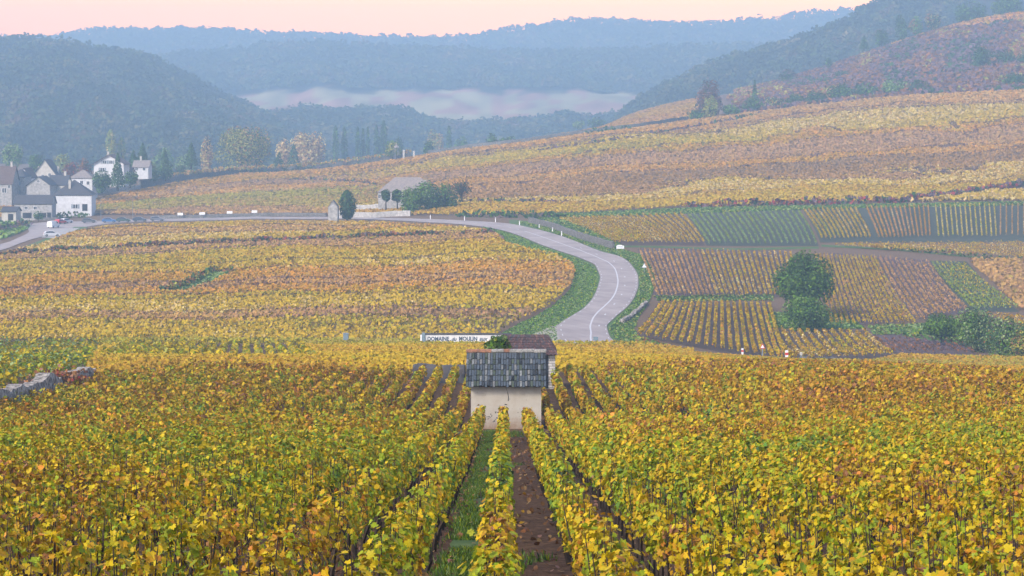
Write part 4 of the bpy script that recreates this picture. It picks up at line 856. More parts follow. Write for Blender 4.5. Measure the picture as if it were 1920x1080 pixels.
# right hand plots
tree('big dark green tree standing alone among the striped plots', 1443, 1575, 466, 596, 322, {'dgreen': 4, 'green': 2.6, 'sage': .2}, 9000, .30, lobes=30, core=.62, cb=.12, opaque=.35)
tree('round dark green bush on a short stem in front of the big tree', 1451, 1566, 543, 617, 307, {'dgreen': 2.4, 'green': 2.2, 'sage': 1.6}, 6500, .26, lobes=14, cb=.05, name='bush', cat='bush', opaque=.35)
for (a, b_, c, d_, D, lb, mx_) in ((1722, 1808, 582, 628, 300, 'low dark bush at the left end of the hedge bushes by the gate', DG), (1782, 1884, 564, 650, 292, 'tall fresh green bush in the middle of the hedge bushes on the right', {'green': 3, 'sage': 1.5, 'dgreen': 2}),
      (1832, 1950, 584, 678, 282, 'wide green bush with brown tips near the right edge', {'green': 2.5, 'sage': 1.2, 'dgreen': 2, 'brown': .6}), (1884, 2020, 598, 684, 276, 'dark olive bush cut by the right edge of the picture', {'dgreen': 3, 'olive': 1.4, 'brown': 1, 'green': 1})):
    tree(lb, a, b_, c, d_, D, mx_, 3200, .24, cb=.02, name='bush', cat='bush', trunk=.02)
tree('small dark bush among the stones right of the road bend', 1170, 1192, 586, 606, 290, DG, 300, .2, cb=.02, name='bush', cat='bush', trunk=.02)
tree('small purple bush in front of the wall above the road', 1037, 1052, 420, 438, 452, {'purple': 2, 'red': 1, 'dgreen': 1}, 220, .3, cb=.05, name='bush', cat='bush', trunk=.02)
# farmhouse garden
tree('dark ivy covered tree beside the small stone tower', 633, 669, 357, 410, 522, DGB, 1500, .42, shape='column', cb=.0, trunk=.03)
tree('clipped dark tree nearest the farmhouse corner', 713, 734, 352, 392, 556, DGB, 700, .4, lobes=5, cb=.3)
tree('second clipped dark tree right of the farmhouse corner', 733, 757, 352, 392, 558, DGB, 700, .4, lobes=5, cb=.3)
tree('pale willow like shrub before the farmhouse wall', 742, 800, 346, 410, 545, {'sage': 2, 'green': 2, 'dgreen': 2}, 1500, .42, cb=.05, name='shrub', cat='shrub')
tree('broad blue green tree hiding the right half of the farmhouse', 768, 838, 332, 408, 550, {'dgreen': 3, 'green': 2, 'sage': 1}, 2200, .42, cb=.04)
tree('dark round tree at the right end of the farmhouse garden', 806, 866, 335, 407, 556, DG, 1900, .42, cb=.04)
tree('thinly leafed tree with open branches right of the farmhouse', 838, 892, 333, 392, 572, {'brown': 2, 'dgreen': 1.5, 'purple': 1}, 330, .40, shape='bare', cb=.3, trunk=.04)
# village trees
for (a, b_, c, d_, D, sh, lb, mx_, nn) in (
 (226, 262, 316, 346, 720, 'round', 'dark bush between the chalet and the small grey roofed house', DG, 400), (168, 192, 322, 352, 722, 'round', 'dark shrub at the left foot of the chalet', DG, 300), (276, 305, 314, 338, 790, 'round', 'grey green bush right of the small grey roofed house, low by the wall', {'dgreen': 2, 'sage': 1}, 300), (60, 84, 394, 410, 622, 'round', 'small green bush in front of the annex arches', {'green': 2, 'dgreen': 2}, 300), (20, 40, 330, 350, 712, 'round', 'dark bush between the roofs at the left edge', DG, 250),
 (207, 234, 286, 352, 705, 'cone', 'tall dark conifer in front of the chalet roofed house', DGB, 900), (252, 283, 268, 324, 790, 'cone', 'broad dark conifer behind the small grey roofed house', DGB, 800),
 (238, 262, 281, 324, 785, 'cone', 'shorter dark conifer left of the broad one', DGB, 500), (346, 371, 267, 312, 840, 'cone', 'lone dark conifer left of the great plane tree', DGB, 600),
 (301, 317, 279, 308, 820, 'cone', 'small pointed conifer between the village and the lone conifer', DGB, 300), (137, 173, 291, 334, 780, 'round', 'large plum leafed tree behind the village barn', {'purple': 3, 'brown': 1, 'dgreen': 1}, 700),
 (116, 148, 300, 336, 770, 'round', 'plum leafed tree left of the larger plum tree', {'purple': 2.5, 'red': .8, 'brown': 1}, 500), (143, 172, 318, 340, 745, 'round', 'low crimson bush behind the small cream house', {'red': 2, 'purple': 2}, 300),
 (170, 212, 312, 356, 712, 'round', 'dark green bush beside the tall conifer in the village', DG, 700), (292, 329, 300, 334, 800, 'round', 'dark green tree right of the small grey roofed house', DG, 700),
 (270, 296, 300, 326, 805, 'round', 'pale green bush beside the small grey roofed house', {'sage': 2, 'olive': 1}, 400), (328, 352, 306, 330, 845, 'round', 'low dark bush left of the lone conifer', {'purple': 1, 'dgreen': 2}, 300),
 (386, 522, 232, 322, 900, 'round', 'great broad russet plane tree above the village', {'brown': 1.6, 'olive': 2, 'dgreen': 1, 'tan': 1.4}, 1900),
 (374, 402, 244, 320, 930, 'round', 'pale thin tree left of the great plane tree', {'tan': 2, 'pale': 1.5, 'olive': 1}, 500), (538, 618, 238, 318, 1010, 'round', 'round pale golden tree right of the great plane tree', {'pale': 3, 'tan': 2, 'gold': .8}, 1500),
 (514, 552, 250, 316, 1020, 'round', 'smaller pale golden tree between the great plane tree and the round one', {'pale': 3, 'tan': 2}, 600), (509, 537, 285, 322, 925, 'cone', 'dark conifer before the smaller pale golden tree', DGB, 300), (536, 565, 270, 318, 985, 'cone', 'blue conifer in front of the round pale golden tree', DGB, 350),
 (196, 219, 243, 312, 950, 'column', 'tall pale poplar rising behind the chalet roofed house', {'sage': 2, 'olive': 2, 'pale': 1}, 450), (219, 236, 258, 312, 955, 'column', 'shorter pale poplar right of the tall one', {'sage': 2, 'olive': 1.5}, 300),
 (0, 44, 262, 316, 880, 'round', 'large green tree at the left edge behind the village', {'green': 2, 'sage': 2}, 600), (50, 92, 282, 322, 860, 'round', 'blue green tree behind the steep gabled house', DG, 500), (95, 140, 285, 320, 880, 'round', 'pale green tree behind the plum leafed trees', {'sage': 2, 'olive': 2}, 500),
 (180, 250, 290, 325, 960, 'round', 'wide hazy green tree behind the village conifers', {'green': 2, 'sage': 2}, 600), (325, 372, 282, 325, 960, 'round', 'hazy pale green tree behind the lone conifer', {'sage': 2, 'green': 1}, 500), (285, 330, 272, 325, 1000, 'round', 'hazy green tree behind the small pointed conifer', {'green': 2, 'sage': 1}, 500),
 (622, 637, 236, 330, 1180, 'column', 'blue poplar, first of the valley poplars right of the golden tree', DG, 260), (638, 653, 238, 330, 1185, 'column', 'blue poplar, second of the valley poplars right of the golden tree', DG, 260),
 (665, 677, 238, 330, 1190, 'column', 'blue poplar, first of the middle trio in the valley', DG, 220), (676, 685, 240, 330, 1195, 'column', 'blue poplar, second of the middle trio in the valley', DG, 200), (685, 695, 238, 330, 1190, 'column', 'blue poplar, third of the middle trio in the valley', DG, 200),
 (699, 713, 235, 330, 1200, 'column', 'blue poplar left of the tallest one behind the kiosk', DG, 240), (710, 729, 226, 330, 1200, 'column', 'tallest blue poplar in the valley behind the kiosk', DG, 300),
 (735, 762, 250, 320, 1150, 'round', 'hazy round tree right of the tallest valley poplar', DG, 350), (792, 818, 258, 300, 960, 'round', 'dark round tree beyond the upper boundary wall', DG, 400), (836, 848, 236, 310, 1200, 'column', 'thin hazy poplar right of the dark round tree', DG, 200),
 (795, 835, 234, 310, 1250, 'round', 'pale hazy tree behind the dark round tree', {'tan': 2, 'olive': 1, 'sage': 1}, 400), (845, 880, 248, 310, 1230, 'round', 'hazy green tree left of the twin dark trees', {'green': 2, 'sage': 1}, 400), (906, 936, 243, 292, 960, 'round', 'dark green tree standing above the boundary wall', DG, 400), (930, 975, 252, 290, 1000, 'round', 'low hazy bush right of the dark green tree above the wall', DG, 300),
 (1068, 1100, 222, 240, 1300, 'round', 'small pale green tree at the top of the orange field', {'sage': 2, 'green': 1}, 250), (1095, 1140, 218, 240, 1290, 'round', 'low green tree beside the pale one at the top of the orange field', DG, 300),
 (718, 758, 261, 293, 892, 'round', 'olive tree spreading around the little kiosk', {'olive': 2, 'green': 2, 'dgreen': 1}, 600),
 (1302, 1358, 144, 222, 905, 'round', 'tall dark russet tree at the corner of the slope', {'brown': 2, 'purple': 2, 'dgreen': 1}, 1500), (1316, 1348, 174, 220, 895, 'round', 'yellow green tree in front of the tall russet one', {'lime': 2, 'olive': 2, 'sage': 1}, 700), (1282, 1326, 203, 230, 892, 'round', 'low dark bush at the foot of the yellow green tree', DG, 500),
 (1350, 1392, 192, 216, 900, 'round', 'dark bush just right of the russet tree', DG, 400), (1385, 1432, 180, 212, 915, 'round', 'dark green bush second right of the russet tree', DG, 450), (1409, 1421, 150, 190, 960, 'cone', 'small pointed tree above the dark bushes', DG, 200), (1425, 1475, 180, 207, 925, 'round', 'brown green bush at the foot of the heath', {'brown': 1, 'olive': 1, 'dgreen': 2}, 450),
 (1470, 1512, 172, 203, 925, 'round', 'dark heath edge bush left of the blue green one', DG, 450), (1506, 1552, 166, 202, 915, 'round', 'blue green bush at the corner of the field track', {'dgreen': 4, 'purple': 1}, 600), (1546, 1602, 152, 202, 915, 'round', 'large dark green bush bordering the upper field', DG, 900), (1596, 1655, 150, 192, 915, 'round', 'wide dark bush right of the large one bordering the field', DG, 800),
 (1650, 1702, 144, 182, 905, 'round', 'brighter green bush bordering the upper field', {'green': 2, 'sage': 1, 'dgreen': 1}, 700), (1698, 1752, 146, 178, 900, 'round', 'grey green bush right of the brighter one', {'dgreen': 2, 'purple': 1, 'sage': .6}, 600), (1870, 1935, 135, 170, 880, 'round', 'dark green bush at the right edge of the upper field', DG, 600),
 (1818, 1870, 78, 148, 960, 'round', 'dark green pine group on the heath, its left tree', DGB, 1000), (1858, 1912, 84, 140, 965, 'round', 'dark green pine group on the heath, its middle tree', DGB, 900), (1900, 1960, 92, 140, 960, 'round', 'dark green pine group on the heath, its tree at the frame edge', DGB, 800),
 (1612, 1628, 66, 92, 1190, 'cone', 'small dark conifer alone on the heath crest', DGB, 250), (1638, 1668, 48, 86, 1190, 'round', 'rounded dark tree on the crest right of the small conifer', DG, 400), (1674, 1704, 26, 74, 1195, 'round', 'tall dark tree on the heath crest', DG, 450), (1700, 1735, 26, 66, 1195, 'round', 'olive tree on the crest right of the tall dark one', {'olive': 1, 'green': 2, 'brown': 1}, 400), (1730, 1770, 20, 56, 1200, 'round', 'brown green tree on the crest above the orange strip', {'brown': 1, 'dgreen': 2, 'olive': 1}, 400),
 (1786, 1858, -6, 46, 1205, 'round', 'wide dark tree at the top of the heath against the sky', DG, 800), (1850, 1925, -12, 36, 1210, 'round', 'dark crest tree cut by the top right corner', DG, 700), (1545, 1562, 108, 124, 1150, 'round', 'small bush on the crest below the lone conifer', DG, 150), (1455, 1500, 128, 158, 1130, 'round', 'dark thicket low on the heath crest', {'dgreen': 2, 'purple': 1}, 350),
 (1738, 1790, 92, 122, 1060, 'round', 'yellowish bush in the middle of the heath', {'olive': 2, 'tan': 1, 'sage': 1}, 300), (1560, 1600, 128, 150, 1040, 'round', 'dark low bush on the heath above the large green ones', {'dgreen': 2, 'purple': 1}, 250)):
    tree(lb, a, b_, c, d_, D, mx_, nn, shape=sh, cb=.03, lobes=9, name={'cone': 'conifer_tree', 'column': 'poplar_tree'}.get(sh, 'bush' if 'bush' in lb else 'tree'), cat='bush' if 'bush' in lb else 'tree')
for k, (u, v, s_) in enumerate(((170, 55, 9), (185, 53, 9), (197, 53, 8), (206, 53, 8), (214, 51, 11))):
    tree('tiny dark tree on the farthest skyline, %s from the left of the five' % ordn[k], u - s_ / 2, u + s_ / 2, v - s_ * .45, v + s_ * .9, 3190, DG, 60, size=2.4, lobes=4, cb=.35, trunk=.06, group='skyline trees')

# ------------------------------------------------------------------ buildings
def window(t_, x, y, z, w_, h, shut=True, name='window'):
    f = obj(name, [box(x, y - .02, z, w_ + .16, .06, h + .16)], M['wpaint'], t_, world=False)
    obj('pane', [box(x - w_ * .26, y - .055, z, w_ * .44, .02, h), box(x + w_ * .26, y - .055, z, w_ * .44, .02, h)], M['glass'], f, world=False)
    if shut:
        for s_ in (-1, 1): obj('shutter', [box(x + s_ * (w_ / 2 + .33), y - .04, z, .46, .05, h + .1)], M['shutter'], t_, world=False)
def house(name, label, u0, u1, vb, ve, vr, D, dep, kind, wm, rm, win=(), doors=(), yaw=0, chim=(), over=.35, cat='house', group=None):
    """win: (u, v centre, width, height, shutters); all sizes come out in metres"""
    s_ = D / F; w_ = (u1 - u0) * s_; h = (vb - ve) * s_; rh = (ve - vr) * s_; xc = ((u0 + u1) / 2 - CU) * s_
    t_ = thing(name, label, cat, (xc, D + dep / 2, -(vb - VH) * s_), group, yaw); hw, hd = w_ / 2, dep / 2
    V = [(-hw, -hd, -2), (hw, -hd, -2), (hw, hd, -2), (-hw, hd, -2), (-hw, -hd, h), (hw, -hd, h), (hw, hd, h), (-hw, hd, h)]; Q = [[0, 1, 5, 4], [1, 2, 6, 5], [2, 3, 7, 6], [3, 0, 4, 7]]
    bt = [(np.array(V), np.array(Q))]; o = over; kz = rh
    if kind == 'side':
        sl_ = rh / hd; e0 = h - o * sl_ + .05; R0, R1 = (-hw - o, 0, h + rh + .05), (hw + o, 0, h + rh + .05)
        a, b, c, d = (-hw - o, -hd - o, e0), (hw + o, -hd - o, e0), (hw + o, hd + o, e0), (-hw - o, hd + o, e0); rb_ = [slab([a, b, R1, R0], .16), slab([c, d, R0, R1], .16)]
        bt += [(np.array([(hw, -hd, h), (hw, hd, h), (hw, 0, h + rh - .12)]), np.array([[0, 1, 2]])), (np.array([(-hw, hd, h), (-hw, -hd, h), (-hw, 0, h + rh - .12)]), np.array([[0, 1, 2]]))]
    elif kind == 'gable':
        sl_ = rh / hw; e0 = h - o * sl_ + .05; R0, R1 = (0, -hd - o, h + rh + .05), (0, hd + o, h + rh + .05)
        a, b, c, d = (-hw - o, -hd - o, e0), (hw + o, -hd - o, e0), (hw + o, hd + o, e0), (-hw - o, hd + o, e0); rb_ = [slab([d, a, R0, R1], .16), slab([b, c, R1, R0], .16)]
        bt += [(np.array([(-hw, -hd, h), (hw, -hd, h), (0, -hd, h + rh - .12)]), np.array([[0, 1, 2]])), (np.array([(hw, hd, h), (-hw, hd, h), (0, hd, h + rh - .12)]), np.array([[0, 1, 2]]))]
    else:
        e0 = h; a, b, c, d = (-hw - o, -hd - o, e0), (hw + o, -hd - o, e0), (hw + o, hd + o, e0), (-hw - o, hd + o, e0); k = max(.3, hw - hd) if kind == 'hip' else .15
        R0, R1 = (-k, 0, h + rh), (k, 0, h + rh); rb_ = [slab([a, b, R1, R0], .14), slab([c, d, R0, R1], .14), (np.array([b, c, R1]), np.array([[0, 1, 2]])), (np.array([d, a, R0]), np.array([[0, 1, 2]]))]
    obj('wall', bt, M[wm], t_, world=False); rf_ = obj('roof', rb_, M[rm], t_, world=False)
    for (cx_, cy_, ch_) in chim: obj('chimney', [box(cx_ * hw, cy_ * hd, h + rh * (1 - abs(cy_ if kind == 'side' else cx_ if kind == 'gable' else .5)) + ch_ / 2 - .3, .7, .6, ch_ + .9), box(cx_ * hw, cy_ * hd, h + rh * (1 - abs(cy_ if kind == 'side' else cx_ if kind == 'gable' else .5)) + ch_ + .2, .84, .74, .12)], M['cream'], rf_, world=False)
    for (u, v, ww, hh, sh) in win: window(t_, (u - CU) * s_ - xc, -hd, (vb - v) * s_, ww, hh, sh)
    for (u, v, ww, hh) in doors: obj('door', [box((u - CU) * s_ - xc, -hd - .02, (vb - v) * s_, ww, .06, hh)], M['dark'], t_, world=False)
    return t_
house('house', 'white house with a tall dark hipped roof at the village edge by the road', 98, 170, 398, 366, 338, 645, 9, 'pyr', 'white', 'slate', win=((140, 387, 1.5, 1.3, True), ), doors=((157.5, 389, 1.7, 2.2),), chim=((-.18, -.55, 2.2),), yaw=.05)
house('house', 'low annex with dark slate roof and dark arched openings beside the hipped house', 27, 97, 409, 381, 366, 630, 6, 'side', 'stonew', 'slate', win=((49, 390, 1.0, .9, False), (66, 390, 1.0, .9, False)), doors=((79, 404, 2.6, 1.7), (51, 404, 2.8, 1.7), (92, 403, 1.2, 1.6)))
house('barn', 'pale gabled barn behind the slate roofed annex', 50, 94, 385, 347, 331, 690, 12, 'gable', 'stonew', 'slate', win=((72, 340, .8, .8, False),), cat='barn')
house('barn', 'long cream wing with dark roof between the barn and the hipped house', 90, 124, 384, 346, 329, 700, 9, 'side', 'cream', 'slate', chim=((.6, 0, 1.2),), cat='barn')
house('house', 'cream house with a very steep gable high behind the barn', 58, 110, 345, 334, 299, 745, 10, 'gable', 'cream', 'slate', win=((93, 328, .9, 1.2, False), (80, 330, .9, 1.0, False)), chim=((-.7, .2, 2.0), (.7, .2, 2.0)))
house('house', 'narrow white gabled house left of the steep gabled one', 33, 56, 362, 332, 315, 725, 11, 'gable', 'white', 'tilebrown', win=((45, 345, .9, 1.2, False), (45, 330, .8, .9, False)))
house('house', 'stone house with purple brown roof and arched window at the left edge', -8, 22, 375, 344, 312, 690, 11, 'side', 'stonew', 'tilebrown', win=((8, 357, 1.5, 1.6, False), (-2, 350, .9, 1.1, False), (17, 350, .9, 1.1, False)), chim=((.5, 0, 1.3),))
house('house', 'grey house with dark hipped roof squeezed between the left edge houses', 20, 46, 374, 332, 318, 700, 10, 'hip', 'stonew', 'slate', win=((33, 344, .9, 1.2, True), (33, 360, .9, 1.2, True)))
house('house', 'small white house with shallow roof behind the hipped house', 130, 173, 362, 334, 319, 715, 9, 'hip', 'white', 'tilepale', win=((153, 342, 1.0, 1.2, False), (141, 342, 1.0, 1.2, False), (165, 343, 1.0, 1.2, False)))
house('chalet', 'white chalet with wide low gable and rows of windows among the conifers', 176, 232, 340, 306, 290, 748, 11, 'gable', 'white', 'tilebrown', win=((196, 304, 1.3, 1.2, True), (208, 304, 1.3, 1.2, True), (192, 318, 1.6, 1.3, True), (222, 318, 1.3, 1.2, False)), chim=((-.3, .3, 1.8),), over=.8)
house('house', 'small white house with grey roof right of the chalet', 249, 278, 326, 313, 301, 775, 8, 'side', 'white', 'tilepale', win=((256, 317, 1.0, 1.0, False), (270, 317, 1.0, 1.0, False)), chim=((-.2, 0, 1.4),))
house('garage', 'small stone garage with dark opening at the far left of the village', 3, 30, 413, 396, 388, 612, 6, 'side', 'cream', 'slate', doors=((20, 407, 1.6, 2.0),), cat='garage')
house('shed', 'low brown roofed shed just left of the small cream lane wall', 228, 246, 334, 322, 314, 760, 7, 'side', 'cream', 'tilebrown', win=((237, 328, .9, .9, False),), cat='shed')
# farmhouse
house('farmhouse', 'long stone farmhouse with pale tiled roof beyond the road', 709, 816, 398, 360, 333, 566, 9, 'hip', 'stonew', 'tilepale', win=((711.5, 368, .7, 1.1, False), (723, 370, 1, 1.3, True), (744, 370, 1, 1.3, True)), chim=((.1, 0, .9), (.62, 0, 1.0)), over=.3, cat='farmhouse')
house('stone_tower', 'narrow pale gabled stone building beside the ivy covered tree', 615, 633, 409, 388, 376, 516, 4, 'gable', 'stonew', 'tilepale', cat='tower', over=.12)
swall('short pale stone wall running from the tower to the ivy covered tree', [(634, 409), (642, 409), (651, 409)], 2.1, .5, 'stonew', .03, seed=21, seg=.6)
# kiosk
kz = W(743.5, 292, 885); kt = thing('kiosk', 'little round kiosk with pale pointed roof on the ridge', 'kiosk', kz)
obj('roof', [tube([[0, 0, 3.6], [0, 0, 4.0], [0, 0, 4.7], [0, 0, 5.6]], [1.6, 1.2, .5, .1], 6)], M['tilepale'], kt, world=False)
for k in range(6): a = k * math.pi / 3; obj('post', [tube([[1.1 * math.cos(a), 1.1 * math.sin(a), -1], [1.1 * math.cos(a), 1.1 * math.sin(a), 3.65]], [.09, .09], 6)], M['gmetal'], kt, world=False)
obj('floor', [tube([[0, 0, -1.5], [0, 0, .15]], [1.4, 1.4], 6)], M['slate'], kt, world=False)
for u, hgt, lb in ((757, 2.6, 'pale gate pillar just right of the kiosk'), (776, 2.2, 'pale gate pillar beside the bright track on the ridge')):
    p = W(u, 293, 880); t_ = thing('gate_pillar', lb, 'pillar', p); obj('shaft', [box(0, 0, hgt / 2 - .5, .8, .8, hgt + 1)], M['cream'], t_, world=False); obj('cap', [box(0, 0, hgt + .08, 1.0, 1.0, .16)], M['wpaint'], t_, world=False)

# ------------------------------------------------------------------ the long lettered wall
SD = 238.0; sx = lambda u: (u - CU) / F * SD; sz = lambda v: -(v - VH) / F * SD
sw = thing('lettered_wall', 'long white wall painted with the name of an estate in dark letters', 'wall', (sx(876), SD, sz(652)))
obj('wall', [vbox(sx(797), sx(959), SD, SD + .35, sz(662), sz(627.5))], mat('whitewash', (.66, .66, .65), .9, (1.1, (.55, .56, .57), .8)), sw)
obj('coping', [vbox(sx(796), sx(960), SD - .08, SD + .43, sz(627.5) + .003, sz(625.2))], M['slate'], sw)
obj('end_pillar', [vbox(sx(791), sx(797) - .004, SD - .12, SD + .5, sz(662), sz(624.6))], M['sign_back'], sw)
obj('side_panel', [vbox(sx(788), sx(791) - .004, SD + .1, SD + .4, sz(662), sz(628))], M['wpaint'], sw)
for txt, ua, ub, va, vb_, bold, sh_ in (('DOMAINE', 801.6, 842, 631.2, 639.3, .035, 0), ('du', 846.7, 856.5, 632.5, 639.3, .025, .3), ('MOULIN', 860.7, 894.8, 631.0, 639.1, .035, 0), ('aux', 898.8, 914.8, 633.6, 639.0, .02, .35), ('MOINES', 920, 956, 630.6, 638.7, .035, 0)):
    cu = bpy.data.curves.new('txt', 'FONT'); cu.body = txt; cu.offset = bold; cu.shear = sh_; cu.extrude = .006; cu.resolution_u = 3
    to = bpy.data.objects.new('txt', cu); C.objects.link(to); dg = bpy.context.evaluated_depsgraph_get(); me = bpy.data.meshes.new_from_object(to.evaluated_get(dg)); bpy.data.objects.remove(to)
    co = np.zeros(len(me.vertices) * 3); me.vertices.foreach_get('co', co); co = co.reshape(-1, 3); mn, mxx = co.min(0), co.max(0)
    X_ = sx(ua) + (co[:, 0] - mn[0]) / (mxx[0] - mn[0]) * (sx(ub) - sx(ua)); Z_ = sz(vb_) + (co[:, 1] - mn[1]) / (mxx[1] - mn[1]) * (sz(va) - sz(vb_)); Y_ = SD - .004 - (co[:, 2] - mn[2])
    L_ = np.array(sw.location); me.vertices.foreach_set('co', (np.stack([X_, Y_, Z_], 1) - L_).ravel()); me.update(); me.materials.clear(); me.materials.append(M['letter']); lo_ = bpy.data.objects.new('lettering', me); C.objects.link(lo_); lo_.parent = sw

# ------------------------------------------------------------------ posts and signs
def mkpost(kind, label, p, group=None):
    if kind == 'delineator':
        t_ = thing('roadside_marker_post', label, 'marker post', p, group); obj('post', [box(0, 0, .45, .20, .16, 1.3)], M['wpaint'], t_, world=False); obj('reflector', [box(0, -.085, .9, .14, .012, .12)], M['gmetal'], t_, world=False)
    if kind == 'redwhite':
        t_ = thing('marker_post', label, 'marker post', p, group); obj('post', [box(0, 0, .35, .26, .22, 1.1)], M['wpaint'], t_, world=False); obj('red_band', [box(0, 0, 1.02, .27, .23, .24)], M['rpaint'], t_, world=False); obj('cap', [box(0, 0, 1.24, .26, .22, .2)], M['wpaint'], t_, world=False)
    if kind == 'board':
        t_ = thing('notice_board', label, 'sign board', p, group); obj('panel', [box(0, 0, 1.5, 1.7, .05, .75)], M['wpaint'], t_, world=False)
        for s_ in (-.6, .6): obj('post', [box(s_, .05, .45, .07, .05, 2.0)], M['gmetal'], t_, world=False)
    if kind == 'lamp':
        t_ = thing('street_lamp', label, 'street lamp', p, group); obj('pole', [tube([[0, 0, -.5], [0, 0, 4], [0, 0, 6.6], [.35, 0, 7.0], [1.0, 0, 7.1]], [.09, .07, .05, .045, .04], 6)], M['gmetal'], t_, world=False); obj('lantern', [box(1.15, 0, 7.06, .6, .25, .14)], M['gmetal'], t_, world=False)
    return t_
dl = [(668, 408), (736, 406), (807, 411), (871, 413.5), (929, 416.5), (974, 423), (1011, 429.5), (1036, 436), (1053, 443)]
m0 = mkpost('delineator', 'x', G(*dl[0])); wh = ['in front of the farmyard wall', 'below the clipped trees of the farm', 'below the dark round farm tree', 'below the thinly leafed tree', 'before the scrubby green hedge', 'at the start of the coped wall', 'first in front of the coped wall', 'before the purple bush', 'last one going down towards the bend']
for k, q in enumerate(dl):
    o = m0 if k == 0 else dup(m0, G(*q), 0); o['label'] = 'white roadside marker post, ' + wh[k]; o['group'] = 'white marker posts along the road'
n0 = mkpost('board', 'x', G(338, 411.5)); wb = ['nearest the parked cars', 'second from the parked cars', 'third from the parked cars', 'farthest from the parked cars']
for k, (u, v) in enumerate(((338, 410.5), (379, 409.5), (430.5, 407.5), (477, 406))):
    o = n0 if k == 0 else dup(n0, G(u, v), 0); o['label'] = 'small white board on the low grey wall, ' + wb[k]; o['group'] = 'white boards on the low wall'; o.location = G(u, v)
for k, (u, v) in enumerate(((249, 411), (189, 414))):
    if k == 0: l0 = mkpost('lamp', 'thin grey street lamp behind the middle parked cars', G(u, v), 'street lamps')
    else: dup(l0, G(u, v), 0, 'thin grey street lamp left of the blue car')
r0_ = mkpost('redwhite', 'red banded white marker post nearest the road junction', G(1392, 673), 'red banded marker posts'); dup(r0_, G(1475, 683), 0, 'larger looking red banded marker post standing by the stony track').scale = (1.35, 1.35, 1.25)
p = G(1429.5, 680); t_ = thing('road_sign', 'greenish sign pole with a small red edged sign between the marker posts', 'road sign', p); obj('pole', [tube([[0, 0, -.4], [0, 0, 2.1]], [.09, .08], 6)], M['shutter'], t_, world=False)
def tri(r, y, z, th=.03): 
    V = [(r * math.sin(a), y, z + r * math.cos(a)) for a in (0, 2.094, 4.189)]; V += [(x_, y + th, z_) for x_, _, z_ in V]; return [(np.array(V), np.array([[0, 1, 2], [5, 4, 3]])), (np.array(V), np.array([[0, 3, 4, 1], [1, 4, 5, 2], [2, 5, 3, 0]]))]
obj('sign_border', tri(.42, -.1, 1.95), M['rpaint'], t_, world=False); obj('sign_face', tri(.27, -.125, 1.95, .02), M['wpaint'], t_, world=False)
p = G(1502, 679); t_ = thing('stone_post', 'short grey stone post right of the larger red banded one', 'post', p); obj('shaft', [box(0, 0, .3, .22, .22, 1.4)], M['gmetal'], t_, world=False); obj('cap', [box(0, 0, 1.08, .30, .30, .34)], M['cream'], t_, world=False)
p = G(1117, 655, 200); t_ = thing('road_sign', 'dark back of a road sign beside the road at its nearest visible point', 'road sign', p); obj('pole', [tube([[0, .05, -.4], [0, .05, 1.5]], [.06, .05], 6)], M['gmetal'], t_, world=False); obj('sign_plate', [box(0, -.02, 1.35, .62, .04, .45)], M['sign_back'], t_, world=False)
p = G(1208, 513); t_ = thing('road_sign', 'triangular warning sign on the grass outside the bend', 'road sign', p); obj('pole', [tube([[0, .05, -.4], [0, .05, 1.5]], [.05, .05], 6)], M['gmetal'], t_, world=False); obj('sign_border', tri(.58, 0, 1.3), M['shutter'], t_, world=False); obj('sign_face', tri(.42, -.02, 1.3, .015), M['wpaint'], t_, world=False)
p = G(1163, 471.5); t_ = thing('roadside_board', 'white rectangular board with two raised tabs at the top of the bend', 'sign board', p); obj('panel', [box(0, 0, .85, 1.5, .06, .6), box(-.1, 0, 1.21, .9, .06, .12)], M['wpaint'], t_, world=False); obj('text_strip', [box(0, -.036, .9, 1.1, .008, .1)], M['sign_back'], t_, world=False)
for s_ in (-.7, .7): obj('post', [box(s_, .06, .2, .08, .05, 1.2)], M['gmetal'], t_, world=False)
p = G(650, 655, 200); t_ = thing('meter_cabinet', 'grey utility cabinet standing alone in the vines left of the white wall', 'utility cabinet', p); obj('body', [box(-.1, 0, .95, .6, .4, 1.8)], M['sign_back'], t_, world=False); obj('side_box', [box(.36, 0, .55, .4, .35, .7)], M['shutter'], t_, world=False); obj('lid', [box(-.1, 0, 1.9, .68, .48, .08)], M['shutter'], t_, world=False)
p = G(1761, 631); t_ = thing('signpost', 'white signpost with two slanting arms by the green bushes', 'signpost', p); obj('post', [box(0, 0, .5, .1, .1, 1.6)], M['wpaint'], t_, world=False)
for s_, a in ((-.28, 1), (.42, 0)): obj('arm', [(np.array([(0, -.06, 1.0), (s_ * 2, -.06, 1.25 + .3 * a), (s_ * 2, -.06, 1.45 + .35 * a), (0, -.06, 1.2), (0, -.02, 1.0), (s_ * 2, -.02, 1.25 + .3 * a), (s_ * 2, -.02, 1.45 + .35 * a), (0, -.02, 1.2)]), np.array([[0, 1, 2, 3], [7, 6, 5, 4], [0, 4, 5, 1], [2, 6, 7, 3], [1, 5, 6, 2], [3, 7, 4, 0]]))], M['wpaint'], t_, world=False)

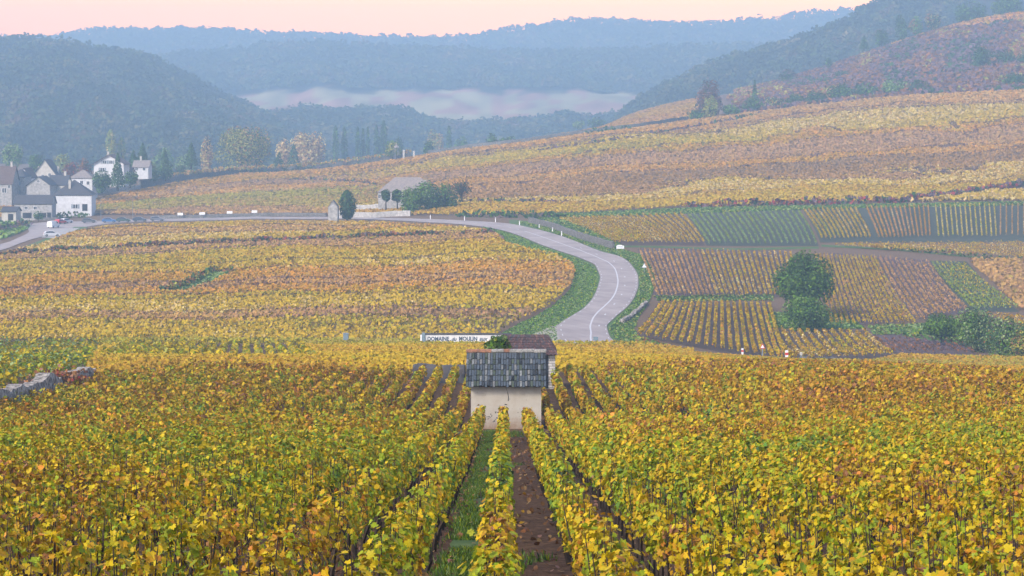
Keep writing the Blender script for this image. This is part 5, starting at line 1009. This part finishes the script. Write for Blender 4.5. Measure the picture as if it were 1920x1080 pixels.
# ------------------------------------------------------------------ cars
def car(label, p, rz, colr, van=False, sc=1.0):
    t_ = thing('car', label, 'car', p, 'cars by the village junction', rz); m = mat('car_paint', colr, .3, spec=.5)
    if van: low = [(-2.3, .35), (-2.3, 1.0), (-2.2, 2.0), (1.1, 2.05), (1.75, 1.25), (2.3, 1.0), (2.35, .35)]; win = [(.55, 1.85), (1.05, 1.88), (1.6, 1.3), (.55, 1.3)]
    else: low = [(-2.1, .32), (-2.15, .85), (-1.95, 1.0), (-1.5, 1.38), (-.6, 1.48), (.3, 1.42), (1.0, .98), (1.95, .82), (2.12, .55), (2.1, .32)]; win = [(-1.45, 1.3), (-.6, 1.4), (.25, 1.35), (.8, 1.0), (-1.65, 1.0)]
    def prism(pr, hw_top, hw_bot, zt=1.0):
        k = len(pr); V = []
        for s_ in (-1, 1):
            for x_, z_ in pr: V.append((x_, s_ * (hw_bot - (hw_bot - hw_top) * max(0, (z_ - zt) / .5 if not van else (z_ - zt) / 1.0)), z_))
        V = np.array(V); b = [(V, np.array([list(range(k))])), (V, np.array([list(range(2 * k - 1, k - 1, -1))])), (V, np.array([[i, i + k, (i + 1) % k + k, (i + 1) % k] for i in range(k)]))]; return b
    obj('body', prism(low, .66, .86), m, t_, world=False); obj('windows', prism(win, .70, .885), M['glass'], t_, world=False)
    f = [(.35, 1.36), (.42, 1.36), (1.0, 1.0), (.92, 1.0)]
    for wx in (-1.35, 1.35):
        for s_ in (-1, 1):
            w0 = obj('wheel', [tube([[wx, s_ * .70, .32], [wx, s_ * .88, .32]], [.33, .33], 6)], M['tyre'], t_, world=False); obj('rim', [tube([[wx, s_ * .87, .32], [wx, s_ * .90, .32]], [.18, .16], 6)], M['gmetal'], w0, world=False)
    for s_ in (-.6, .6): obj('headlight', [box(2.0, s_, .68, .18, .34, .14)], M['wpaint'], t_, world=False); obj('tail_light', [box(-2.10, s_, .85, .12, .28, .16)], M['lampred'], t_, world=False)
    return t_
def gp(u, v): return G(u, v) + [0, 0, .12]
car('dark grey car with a pale rear, first in the line of parked cars', gp(167, 418.5), .05, (.07, .08, .09)); car('bright blue car parked on the roadside, second in the line', gp(205, 418), .04, (.03, .12, .30)); car('dark green car parked third in the line', gp(231.5, 417), .03, (.03, .07, .06))
car('dark blue grey car parked fourth in the line', gp(262.5, 416.3), .03, (.04, .06, .09)); car('silver and dark car parked at the right end of the line', gp(295, 415.2), .02, (.12, .13, .16)); car('bright red car waiting at the junction', gp(113, 420.5), 1.2, (.55, .03, .04))
car('small white car beside the red one at the junction', gp(124, 419), 1.0, (.6, .6, .6)); car('white van turning at the junction', gp(100, 428), 1.3, (.72, .72, .72), True); car('white car with dark windows standing lower on the paved apron', gp(97, 444), .35, (.55, .56, .57))
#@@HAZE
hz = bpy.data.materials.new('haze_air'); hz.use_nodes = True; n = hz.node_tree; n.nodes.clear()
o_ = n.nodes.new("ShaderNodeOutputMaterial"); v_ = n.nodes.new("ShaderNodeVolumePrincipled")
v_.inputs["Color"].default_value = (.43, .66, .89, 1); v_.inputs["Density"].default_value = .00050; v_.inputs["Anisotropy"].default_value = 0
n.links.new(v_.outputs[0], o_.inputs["Volume"])
hb, hf = box(0, 1750, 82, 5400, 4120, 290)
ho = obj('haze', [(hb, hf)], hz, origin=np.array([0, 3000, 0.])); tag(ho, 'pale blue evening haze filling the valley air', 'haze', kind='stuff')
